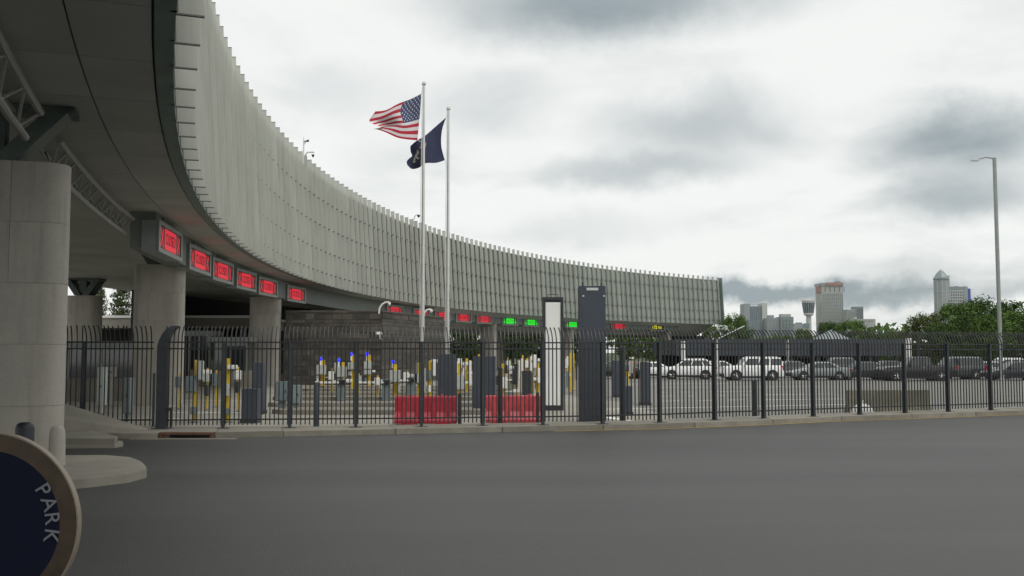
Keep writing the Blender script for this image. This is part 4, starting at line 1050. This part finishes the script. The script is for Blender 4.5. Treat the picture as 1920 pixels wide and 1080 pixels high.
    for sgn in (-1, 1):
        for x in wx:
            parts.append(('wheel_arch', MB().lathe([(rw + .07, sgn * (w - .3)), (rw + .07, sgn * (w + .006)), (rw - .02, sgn * (w + .007))], 18, (x, 0, rw + .01), 'Y'), 'dark', False))
            ty = MB().lathe([(rw * .62, sgn * (w - .22)), (rw * .97, sgn * (w - .21)), (rw, sgn * (w - .17)), (rw, sgn * (w - .02)), (rw * .96, sgn * (w + .02)), (rw * .66, sgn * (w + .03))], 20, (x, 0, rw), 'Y')
            rim = MB().lathe([(rw * .66, sgn * (w + .012)), (rw * .60, sgn * (w + .032)), (rw * .52, sgn * (w + .012)), (rw * .2, sgn * (w + .018)), (rw * .12, sgn * (w + .034))], 20, (x, 0, rw), 'Y')
            sp = MB()
            for q in range(5):
                an = q * 2 * PI / 5 + .3; sp.tube([(x, sgn * (w + .03), rw), (x + rw * .58 * math.cos(an), sgn * (w + .034), rw + rw * .58 * math.sin(an))], [rw * .10, rw * .07], 5)
            parts.append(('wheel', ty, 'dark', True, [('rim', rim, 'rimdark'), ('spokes', sp, 'rim')]))
    zl = top[2][1] - .12
    for sgn in (-1, 1):
        parts.append(('headlight', MB().box((-.5 * L + .14, sgn * w * .72, zl), (.3, w * .34, .15)), 'lamp', False))
        parts.append(('tail_light', MB().box((.5 * L - .08, sgn * w * .84, top[6][1] - .16), (.2, w * .26, .17 if kind in ('sedan', 'crossover') else .34)), 'tail', False))
        parts.append(('mirror', MB().box((x0 + .28, sgn * (w + .07), belt + .1), (.14, .2, .13), taper=.8), 'paint', False))
        parts.append(('sill', MB().box((0, sgn * (w - .03), zb - .02), (L * .52, .08, .14)), 'dark', False))
        parts.append(('door_handle', MB().box((-.02 * L + .35, sgn * (w + .008), belt - .14), (.18, .03, .03)), 'trim', False))
    parts.append(('front_bumper', MB().box((-.5 * L + .10, 0, .42), (.26, Wd * .84, .22)), 'dark', False))
    parts.append(('rear_bumper', MB().box((.5 * L - .10, 0, .42), (.26, Wd * .84, .22)), 'dark', False))
    parts.append(('underbody', MB().box((0, 0, .26), (L * .86, Wd * .8, .14)), 'dark', False))
    if kind in ('suv', 'crossover', 'boxy'):
        for sgn in (-1, 1): parts.append(('roof_rail', MB().box(((t0 + t1) / 2, sgn * (wt - .04), H + .03), ((t1 - t0) * .8, .05, .05)), 'trim', False))
    if kind == 'boxy':
        parts.append(('spare_wheel', MB().lathe([(.33, .5 * L - .02), (.35, .5 * L + .02), (.35, .5 * L + .18), (.28, .5 * L + .21)], 18, (0, -.1, 1.0), 'X'), 'dark', True))
    if kind == 'pickup':
        parts.append(('bed_cover', MB().box(((x1 + .5 * L) / 2 + .05, 0, 1.205), (.5 * L - x1 - .2, Wd * .8, .03)), 'dark', False))
    return parts
CAR_CACHE = {}
def car(kind, px, yb, label, col, rz=0.0, scale=1.0, flip=False, cat='car', name='parked_car'):
    p = at(px, yb)
    t = thing(name, label, cat, p, rz + (PI if flip else 0), 'cars parked in the lot')
    pm = paint(*col)
    ms = {'paint': pm, 'glass': M_glass_dark, 'dark': M_dark, 'rim': M_alu, 'rimdark': M_slatebox, 'lamp': mat('headlamp_lens', (.6, .62, .6), .15), 'tail': mat('tail_lamp', (.42, .012, .018), .25), 'trim': M_alu}
    if kind not in CAR_CACHE: CAR_CACHE[kind] = {}
    for i, pt in enumerate(make_car(kind)):
        me = CAR_CACHE[kind].get(i)
        if me is None:
            me = CAR_CACHE[kind][i] = pt[1].mesh(pt[0], ms[pt[2]], pt[3], bevel=.03 if pt[0] in ('cabin',) else 0)
        ob = inst(pt[0], me, t)
        if pt[2] == 'paint': ob.material_slots[0].link = 'OBJECT'; ob.material_slots[0].material = pm
        for j, ch in enumerate(pt[4] if len(pt) > 4 else []):
            cm = CAR_CACHE[kind].get((i, j))
            if cm is None: cm = CAR_CACHE[kind][(i, j)] = ch[1].mesh(ch[0], ms[ch[2]], True)
            inst(ch[0], cm, ob)
    t.scale = (scale,) * 3
    return t
WHT = ('white', (.84, .85, .84)); BLK = ('black', (.012, .013, .014)); GRY = ('grey', (.07, .083, .085)); SIL = ('silver', (.24, .27, .265)); DKG = ('charcoal', (.045, .052, .052)); RED = ('red', (.22, .012, .022)); NVY = ('ink', (.018, .024, .034))
car('sedan', 1146, 710, 'black parked car glimpsed right of the tall navy pylon', BLK, .05)
car('sedan', 1190, 708.5, 'red parked car seen through the fence right of the tall navy pylon', RED, PI * .38, .95)
car('sedan', 1216, 708, 'white parked car whose tail shows left of the white crossover', WHT, .03, .95)
car('crossover', 1290, 711, 'white crossover parked in the middle of the lot, left of the boxy white SUV', WHT, -.10)
car('sedan', 1338, 707.5, 'white sedan mostly hidden between the white crossover and the boxy white SUV', ('offwhite', (.62, .63, .61)), .25)
car('boxy', 1409, 713, 'boxy white SUV, tallest white vehicle in the row', WHT, .02)
car('sedan', 1478, 708, 'grey parked sedan just right of the boxy white SUV', GRY, .05)
car('sedan', 1534, 712.5, 'silver grey sedan with a bright red tail light', SIL, .03)
car('crossover', 1566, 705, 'dark grey parked car behind the silver grey sedan', GRY, .1)
car('sedan', 1616, 712, 'charcoal sedan parked right of the silver grey sedan', DKG, .04)
car('sedan', 1660, 707, 'dark parked sedan behind the charcoal sedan and the black pickup', ('plum', (.045, .03, .035)), .05)
car('pickup', 1718, 714, 'black pickup truck parked near the right end of the row', BLK, .02, cat='pickup truck', name='parked_pickup')
car('suv', 1788, 711, 'dark grey SUV parked right of the black pickup', GRY, .04)
car('sedan', 1846, 710, 'silver sedan parked left of the ink blue car at the right edge', ('pale_silver', (.42, .45, .46)), .05)
car('crossover', 1882, 706, 'white parked car at the back near the right lamp post', WHT, .12)
car('sedan', 1902, 713, 'ink blue sedan with a silver roofline at the right edge', NVY, .03)
car('suv', 1986, 711, 'grey SUV parked beyond the right edge of the row', SIL, .03)

# ------------------------------------------------------------------ lot canopy and posts
def canopy():
    Y = 98; a = atY(1266, 660, Y); c = atY(1706, 660, Y); L = c.x - a.x; zt = atY(960, 636, Y).z; zb = atY(960, 667, Y).z
    t = thing('lot_canopy', 'long low dark roofed canopy building behind the parked cars', 'canopy', (a.x, Y, 0), R(0))
    n = 11
    for i in range(n):
        MB().span((L * i / n + .01, -.12, zb), (L * (i + 1) / n - .01, -.001, zt)).build('fascia_panel', M_canopy, t)
    MB().span((0, 0, zb + .05), (L, 16, zt - .03)).build('roof', M_canopy, t)
    for i in range(9):
        x = 1.2 + (L - 2.4) * i / 8; MB().span((x - .15, .4, 0), (x + .15, .7, zb + .049)).build('column', M_strut, t)
    MB().span((0, 9, 0), (L, 9.3, zb + .049)).build('back_wall', M_inner, t)
    for i in range(7):
        MB().span((14.6 + i * .92, 8.9, zb - .28), (15.35 + i * .92, 8.998, zb - .04)).build('clerestory_pane', M_whitebox, t)
    b = MB(); b.tube([(4, -.05, 0), (4, -.05, .1)], .05, 6)
    return t
canopy()
Y = 135; a = atY(1530, 636, Y); c = atY(1586, 636, Y); ap = atY(1556, 619, Y); wd = c.x - a.x
t = thing('pavilion', 'grey pyramid roofed pavilion peeking over the dark canopy', 'pavilion', ((a.x + c.x) / 2, Y, 0))
MB().loft([[(-wd / 2, -wd / 2, a.z), (wd / 2, -wd / 2, a.z), (wd / 2, wd / 2, a.z), (-wd / 2, wd / 2, a.z)], [(-.1, -.1, ap.z), (.1, -.1, ap.z), (.1, .1, ap.z), (-.1, .1, ap.z)]]).build('roof', M_tower_grey, t)
MB().span((-wd / 2 + .4, -wd / 2 + .4, 0), (wd / 2 - .4, wd / 2 - .4, a.z - .001)).build('wall', M_tower_beige, t)
def pole(px, ytop, Y, wpx, label, m=M_whitebox, head=None, name='white_post', cat='post'):
    p = atY(px, 660, Y); k = Y / F; h = atY(px, ytop, Y).z
    t = thing(name, label, cat, (p.x, Y, 0))
    MB().tube([(0, 0, 0), (0, 0, h)], [wpx * k / 2 * 1.05, wpx * k / 2], 12).build('shaft', m, t, smooth=True)
    MB().lathe([(wpx * k * .9, 0), (wpx * k * .9, .12), (wpx * k * .5, .2)], 12).build('base', m, t)
    return t, k, h
pole(1477, 637, 92, 3.6, 'thin white post in front of the dark canopy')
pole(1704, 634, 84, 10, 'thick white column at the right end of the dark canopy')
pole(1346, 646, 82, 4.5, 'white post above the white crossover beside a fence post')
pole(1281, 640, 88, 7.5, 'white column left of the white crossover under the building end')
t, k, h = pole(1876, 296, 78, 7, 'tall grey lamp post at the right edge with an arm to the left', M_signbox, name='lamp_post', cat='lamp post')
MB().tube([(0, 0, h - .05), (-.7, 0, h + .05), (-1.45, 0, h - .15)], .05, 8).build('arm', M_signbox, t)
MB().box((-1.55, 0, h - .18), (.62, .3, .14), taper=.8).build('lamp_head', M_greybox, t)
t, k, h = pole(1722, 640, 84, 2, 'thin dark pole carrying two white cameras right of the white column', M_post, name='camera_pole', cat='camera pole')
for x, zz in ((-.35, -.05), (.45, .08), (.62, .02)): MB().box((x, 0, h + zz), (.2, .16, .14)).build('camera', M_whitebox, t)
MB().tube([(-.4, 0, h), (.65, 0, h)], .03, 6).build('crossbar', M_post, t)
# raised barrier arm near the end of the building
p = atY(1345, 636, 86); q = atY(1396, 611, 86)
t = thing('raised_barrier', 'raised grey barrier arm slanting up beside the end of the curved building', 'barrier arm', (p.x, 86, 0))
MB().span((-.25, -.2, 0), (.25, .2, 1.1)).build('cabinet', M_slatebox, t)
MB().tube([(0, 0, 1.05), (0, 0, p.z)], .07, 8).build('upright', M_alu, t)
MB().tube([(0, 0, p.z), (q.x - p.x, 0, q.z)], .05, 8).build('arm', M_alu, t)

# ------------------------------------------------------------------ trees
def leafy(seed, w, h, nclump, nleaf, ls, m, trunk=True, base=.25):
    rr = random.Random(seed); b = MB(); vs = []; fs = []
    cl = []
    for i in range(nclump):
        th = rr.uniform(0, 2 * PI); z = rr.uniform(0, 1); prof_ = math.sin(PI * (.12 + .80 * z)) ** .6
        rad = w / 2 * prof_ * (rr.uniform(.35, 1.0) ** .6) * rr.uniform(.8, 1.12)
        cl.append((Vector((rad * math.cos(th), rad * math.sin(th), h * (base + (1 - base) * z * rr.uniform(.92, 1.02)))), rr.uniform(.45, 1.0) * w * .13))
    for (c, r) in cl:
        for _ in range(nleaf):
            d = Vector((rr.gauss(0, 1), rr.gauss(0, 1), rr.gauss(0, .75))).normalized() * r * rr.uniform(.45, 1.1)
            p = c + d; s = ls * rr.uniform(.6, 1.3)
            n = (d.normalized() + Vector((rr.gauss(0, .6), rr.gauss(0, .6), rr.gauss(0, .5) + .35))).normalized()
            u = n.orthogonal().normalized(); u.rotate(Matrix.Rotation(rr.uniform(0, 6.28), 3, n)); v = n.cross(u)
            o = len(vs); vs += [p - u * s, p + v * s * .55, p + u * s, p - v * s * .55]; fs.append((o, o + 1, o + 2, o + 3))
    cm = MB(); cm.v = [tuple(v) for v in vs]; cm.f = fs; cm.m = [0] * len(fs)
    me = bpy.data.meshes.new('crown'); me.from_pydata(cm.v, [], cm.f); me.materials.append(m)
    tb = MB(); tb.tube([(0, 0, 0), (.02 * w, 0, h * .3), (0, .01 * w, h * .62)], [w * .035, w * .026, w * .012], 7)
    for c, r in cl[::max(1, nclump // 9)]:
        z0 = h * rr.uniform(.22, .45); tb.tube([(0, 0, z0), (c.x * .5, c.y * .5, (z0 + c.z) / 2 + .3), tuple(c)], [w * .016, w * .010, w * .004], 5)
    return me, tb.mesh('trunk', M_bark)
def conifer(seed, w, h):
    rr = random.Random(seed); vs = []; fs = []; tb = MB(); tb.tube([(0, 0, 0), (0, 0, h)], [w * .03, w * .004], 7)
    nl = 22
    for i in range(nl):
        z = h * (.18 + .8 * i / nl); L = w / 2 * (1 - i / nl) ** .5 * rr.uniform(.55, 1.15) + .25
        for q in range(6):
            th = q * PI / 3 + rr.uniform(-.4, .4); d = Vector((math.cos(th), math.sin(th), rr.uniform(-.05, .35)))
            tb.tube([(0, 0, z), tuple(d * L * .95 + Vector((0, 0, z)))], [.05, .01], 4)
            for k in range(26):
                t_ = rr.uniform(.3, 1); p = d * L * t_ + Vector((rr.gauss(0, .16), rr.gauss(0, .16), z + rr.gauss(0, .10)))
                s = rr.uniform(.10, .24); u = Vector((rr.gauss(0, 1), rr.gauss(0, 1), rr.gauss(0, 1))).normalized(); v = u.orthogonal().normalized()
                o = len(vs); vs += [p - u * s, p + v * s * .35, p + u * s, p - v * s * .35]; fs.append((o, o + 1, o + 2, o + 3))
    me = bpy.data.meshes.new('crown'); me.from_pydata([tuple(v) for v in vs], [], fs); me.materials.append(M_needle)
    return me, tb.mesh('trunk', M_bark)
TREES = {}
def tree(px, ytop, Y, wpx, label, kind='mid', seed=1, group=None, cat='tree', name='tree', rz=0.0):
    k = Y / F; h = atY(px, ytop, Y).z; w = wpx * k; p = atY(px, 660, Y)
    key = (kind, seed)
    if key not in TREES:
        m = {'mid': M_leaf, 'dark': M_leaf_d, 'yellow': M_leaf_y, 'red': M_leaf_r}.get(kind)
        TREES[key] = conifer(seed, 5.0, 9.0) if kind == 'pine' else leafy(seed, 9.0, 9.0, 150, 95, .17, m, base=.10)
    cm, tm = TREES[key]
    t = thing(name, label, cat, (p.x, Y, 0), rz, group)
    for nm, me in (('trunk', tm), ('crown', cm)):
        o = inst(nm, me, t); b0 = 5.0 if kind == 'pine' else 9.6; o.scale = (w / b0, w / b0, h / 9.0)
    return t
tree(1868, 566, 118, 175, 'broad dark green tree filling the right edge behind the cars', 'dark', 1)
tree(1806, 573, 112, 120, 'tall full green tree hiding the foot of the domed tower', 'mid', 2)
tree(1735, 592, 108, 105, 'olive toned tree left of the tall full green tree', 'red', 3)
tree(1762, 610, 104, 100, 'lower bushy dark tree in front of the olive toned tree', 'dark', 4)
tree(1920, 585, 104, 130, 'large green tree at the far right behind the lamp post', 'mid', 5)
tree(1685, 622, 120, 75, 'small yellow green tree left of the olive toned tree', 'yellow', 6)
tree(1655, 626, 150, 60, 'low green tree behind the right end of the dark canopy', 'mid', 7)
tree(1598, 604, 150, 80, 'round green tree right of the pyramid roof', 'mid', 2, rz=1.2)
tree(1556, 606, 165, 65, 'round green tree directly behind the pyramid roof', 'dark', 4, rz=2.0)
tree(1507, 619, 160, 50, 'small yellow green tree below the pod tower', 'yellow', 6, rz=1.0)
tree(1470, 631, 160, 60, 'low green tree below the glass hotel', 'mid', 7, rz=.7)
tree(1377, 594, 175, 72, 'green tree just right of the end of the curved building', 'mid', 5, rz=.5)
tree(1334, 613, 190, 46, 'yellow green tree under the end of the curved building', 'yellow', 6, rz=2.5)
for i, (x, y, Y, w, kd, sd, lb) in enumerate([(848, 596, 172, 85, 'dark', 1, 'dark tree beyond the building right of the shorter flagpole'), (890, 590, 180, 80, 'mid', 2, 'green tree beyond the building left of the pale far pillar'),
        (962, 592, 200, 90, 'dark', 4, 'dark tree beyond the building below the first green sign'), (1020, 592, 205, 95, 'dark', 5, 'dark tree beyond the building behind the white faced pylon'), (1085, 596, 210, 80, 'mid', 7, 'green tree beyond the building behind the tall navy pylon'),
        (1180, 606, 215, 70, 'yellow', 3, 'pale green tree beyond the building below the red sign near the far end'), (1226, 610, 220, 75, 'yellow', 6, 'pale green tree beyond the building below the yellow bus sign')]):
    tree(x, y, Y, w, lb, kd, sd, rz=i * 1.3, group='trees beyond the building')
tree(226, 528, 120, 74, 'loose pine seen through the gap left of the second pillar', 'pine', 1)
tree(182, 530, 112, 56, 'slimmer pine at the left side of the gap', 'pine', 2)
tree(268, 560, 122, 50, 'pine mostly hidden behind the second pillar', 'pine', 3)
# far wood along the horizon
rr = random.Random(21); vs = []; fs = []
for i in range(9000):
    x = rr.uniform(-420, 700); Yw = rr.uniform(380, 430); top = 9 + 4 * math.sin(x * .045) + 3 * math.sin(x * .13 + 1) + rr.uniform(-1.5, 1.5)
    z = rr.uniform(0, 1) ** .7 * top; s = rr.uniform(.8, 1.9); p = Vector((x, Yw, z)); u = Vector((rr.gauss(0, 1), rr.gauss(0, 1), rr.gauss(0, 1))).normalized(); v = u.orthogonal().normalized()
    o = len(vs); vs += [p - u * s, p + v * s, p + u * s, p - v * s]; fs.append((o, o + 1, o + 2, o + 3))
b = MB(); b.v = [tuple(v) for v in vs]; b.f = fs; b.m = [0] * len(fs)
me = bpy.data.meshes.new('far_wood'); me.from_pydata(b.v, [], b.f); me.materials.append(M_leaf_d)
ow = bpy.data.objects.new('far_wood', me); COL.objects.link(ow); ow['kind'] = 'stuff'; tag(ow, 'far mass of dark green trees along the horizon', 'wood')

# ------------------------------------------------------------------ skyline
def tower(name, label, px, Y): 
    p = atY(px, 660, Y); t = thing(name, label, 'tower' if 'tower' in name else 'building', (p.x, Y, -2))
    k = Y / F
    def box(x0, x1, y0, y1, m, nm, dep=30, front=0.0, parent=None):
        z = lambda y: atY(960, y, Y).z + 2
        return MB().span(((x0 - px) * k, front, z(y1) if y1 < 655 else 0), ((x1 - px) * k, front + dep, z(y0))).build(nm, m, parent or t)
    return t, k, box, (lambda y: atY(960, y, Y).z + 2), (lambda x: (x - px) * k)
# 1 glass hotel with two pale shafts
t, k, box, z, x = tower('glass_hotel', 'blue glass hotel block between two pale shafts, leftmost of the skyline', 1418, 1900)
box(1408, 1430, 574, 660, M_glass_blue, 'glass_front', 30, 3); box(1396.5, 1407.9, 569.5, 660, M_tower_grey, 'left_shaft', 34); box(1430.1, 1440, 568, 660, M_tower_pale, 'right_shaft', 34)
box(1408, 1424, 570.5, 572, M_tower_pale, 'roof_sign_bar', 4, 4); box(1390, 1396.4, 597, 660, M_tower_grey, 'side_wing', 28, 4)
pd = box(1401, 1427, 600, 660, M_glass_blue, 'podium', 20, -18)
for i in range(7): box(1402 + i * 3.7, 1402.7 + i * 3.7, 600.5, 660, M_tower_pale, 'mullion', 1.5, -19.6, pd)
for i in range(6): box(1409.5 + i * 3.6, 1410.2 + i * 3.6, 575, 599, M_tower_grey, 'mullion', 1.2, 1.7)
# 2 stepped glass block
t, k, box, z, x = tower('stepped_glass_block', 'stepped grey green glass block right of the blue glass hotel', 1463, 1850)
box(1440.5, 1463, 596, 660, M_tower_grey, 'lower_block', 30, 4); box(1463.1, 1489, 594, 660, M_glass_green, 'upper_block', 32, 0)
box(1445, 1455, 590.5, 595.9, M_tower_grey, 'roof_house', 12, 10); rh = box(1467, 1486, 589.5, 593.9, M_tower_beige, 'roof_house', 14, 6); box(1467, 1486, 588.8, 589.4, M_tower_red, 'roof_cap', 14, 6, rh)
for i in range(8): box(1442 + i * 5.8, 1442.8 + i * 5.8, 598, 660, M_tower_grey, 'mullion', 1.2, -1.3)
for i in range(5): box(1464, 1488.5, 600 + i * 6, 600.7 + i * 6, M_tower_grey, 'floor_band', .8, -.9)
# 3 low annex
t, k, box, z, x = tower('low_glass_annex', 'low grey annex at the foot of the pod tower', 1505, 1800)
box(1490, 1519, 607, 660, M_tower_grey, 'block', 28); box(1497, 1507, 604.5, 606.9, M_glass_blue, 'roof_house', 12, 6); box(1508, 1518, 606, 613, M_glass_blue, 'glass_band', 1, -1.1)
# 4 pod tower
t, k, box, z, x = tower('pod_tower', 'observation tower with a dark tapered glass pod on a pale shaft', 1517.5, 2000)
MB().lathe([(5.6 * k, 0), (5.0 * k, z(640)), (4.7 * k, z(592))], 20).build('shaft', M_tower_pale, t, smooth=True)
MB().lathe([(5.5 * k, z(592.1)), (8.5 * k, z(591)), (9 * k, z(588)), (9 * k, z(587))], 24).build('lower_ring', M_tower_pale, t, smooth=True)
pod = MB().lathe([(8.9 * k, z(587)), (11.4 * k, z(568))], 24).build('pod', M_tower_pod, t, smooth=True)
for q in range(16):
    a = q * PI / 8 + .1
    MB().tube([(9 * k * math.cos(a), 9 * k * math.sin(a), z(587)), (11.5 * k * math.cos(a), 11.5 * k * math.sin(a), z(567.5))], .55 * k, 5).build('pod_rib', M_tower_grey, pod)
MB().lathe([(11.6 * k, z(568)), (12.3 * k, z(564)), (11 * k, z(563)), (7 * k, z(562)), (3 * k, z(560))], 24).build('pod_roof', M_tower_pale, t, smooth=True)
for q in range(10):
    a = q * PI / 5; MB().tube([(11.8 * k * math.cos(a), 11.8 * k * math.sin(a), z(564)), (12.4 * k * math.cos(a), 12.4 * k * math.sin(a), z(560.8))], .5 * k, 5).build('crown_spike', M_tower_pale, t)
# 5 tall tower
t, k, box, z, x = tower('tall_beige_tower', 'tallest beige slab tower with a reddish crown and vertical ribs', 1563, 2000)
box(1543, 1583.5, 536, 660, M_tower_beige, 'shaft', 40, 1); box(1541.5, 1584, 530.5, 535.9, M_tower_grey, 'crown_left', 42, 0); box(1551, 1583, 529.8, 535.5, M_tower_red, 'crown_band', 1.2, -1.3); box(1574, 1581, 526.5, 530.4, M_tower_grey, 'roof_house', 14, 8)
box(1541, 1543, 536.1, 548, M_tower_red, 'corner_sign', 30, 2)
for i in range(5): box(1549.5 + i * 8.8, 1550.7 + i * 8.8, 537, 547, M_tower_win, 'crown_slot', .8, .1)
for i in range(11): box(1545.5 + i * 3.6, 1546.4 + i * 3.6, 549, 660, M_tower_grey, 'rib', .9, .05)
for i in range(10): box(1543.5, 1583, 553 + i * 6.4, 553.6 + i * 6.4, M_tower_grey, 'floor_band', .5, .4)
box(1584.1, 1588, 597, 660, M_tower_grey, 'annex', 30, 6)
# 6 twin grey blocks
t, k, box, z, x = tower('twin_grey_block', 'pair of joined grey towers right of the tall beige tower', 1606, 1950)
box(1591, 1607, 580, 660, M_tower_beige, 'left_block', 28, 2); box(1607.1, 1620.5, 574.5, 660, M_tower_grey, 'right_block', 30, 0)
for i in range(6): box(1592.5 + i * 2.4, 1593.3 + i * 2.4, 582, 660, M_tower_grey, 'rib', .8, 1.1)
for i in range(5): box(1609 + i * 2.4, 1609.8 + i * 2.4, 577, 600, M_tower_win, 'window_strip', .8, -.9)
# 7 low pale block with a chamfered corner
t, k, box, z, x = tower('low_pale_block', 'low wide pale block with a chamfered right corner', 1628, 1700)
b = MB().prism([(x(1608), 0), (x(1641), 0), (x(1648), 12), (x(1648), 40), (x(1608), 40)], 0, z(598)); b.build('block', M_tower_beige, t)
for i in range(5): box(1611 + i * 6, 1614 + i * 6, 601, 602.2, M_tower_win, 'window', .6, -.7)
box(1607, 1611, 594, 599, M_tower_pale, 'stair_tower', 12, 8)
# 8 domed tower with wing
t, k, box, z, x = tower('domed_hotel_tower', 'round grey hotel tower with a steep dome and a windowed wing', 1768, 2100)
r = 12.8 * k
MB().lathe([(r, 0), (r, z(549)), (r * 1.03, z(548.5)), (r * 1.03, z(547)), (r, z(546.5)), (r, z(524))], 10).build('shaft', M_tower_grey, t)
MB().lathe([(r * 1.12, z(524)), (r * 1.12, z(521.5)), (r * 1.0, z(520)), (r * .62, z(512.5)), (r * .36, z(509)), (r * .30, z(507.5)), (r * .1, z(507))], 10).build('dome', M_glass_green, t)
MB().tube([(0, 0, z(507)), (0, 0, z(504))], .6 * k, 5).build('finial', M_tower_grey, t)
box(1780, 1782.5, 517, 600, M_tower_grey, 'buttress', 20, -4)
for q in range(10):
    a = q * 2 * PI / 10; MB().tube([(r * 1.01 * math.cos(a), r * 1.01 * math.sin(a), 0), (r * 1.01 * math.cos(a), r * 1.01 * math.sin(a), z(525))], .45 * k, 5).build('shaft_rib', M_tower_pale, t)
w_ = box(1782.6, 1815.5, 538.5, 660, M_tower_pale, 'wing', 34, -2)
box(1783, 1815, 537.5, 544, M_glass_green, 'wing_roof', 30, -2.6); box(1797, 1803, 536, 537.4, M_tower_grey, 'roof_house', 8, 6); box(1811, 1816.5, 537, 660, M_tower_grey, 'wing_corner', 36, -3)
for i in range(6):
    for j in range(9): box(1785 + i * 4.35, 1787.6 + i * 4.35, 546.5 + j * 5.2, 549.8 + j * 5.2, M_tower_win, 'window', .7, -2.8, w_)
box(1818, 1824, 541, 660, M_tower_blue, 'blue_sign_wing', 20, 2); MB().lathe([(3 * k, 0), (.3 * k, 4 * k)], 6, (x(1821), 10, z(541))).build('pinnacle', M_tower_grey, t)

# ------------------------------------------------------------------ thin grey air
b = MB().span((-1240, -110, -1.05), (1360, 2400, 192))
hz = b.build('haze', None)
hz.data.materials.clear()
m = bpy.data.materials.new('haze_air'); m.use_nodes = True; t = m.node_tree
for q in list(t.nodes):
    if q.type == 'BSDF_PRINCIPLED': t.nodes.remove(q)
pvn = N(t, 'ShaderNodeVolumePrincipled'); pvn.inputs['Color'].default_value = (.93, .96, .98, 1); pvn.inputs['Density'].default_value = .000026
t.links.new(pvn.outputs[0], [q for q in t.nodes if q.type == 'OUTPUT_MATERIAL'][0].inputs['Volume'])
hz.data.materials.append(m); tag(hz, kind='stuff')
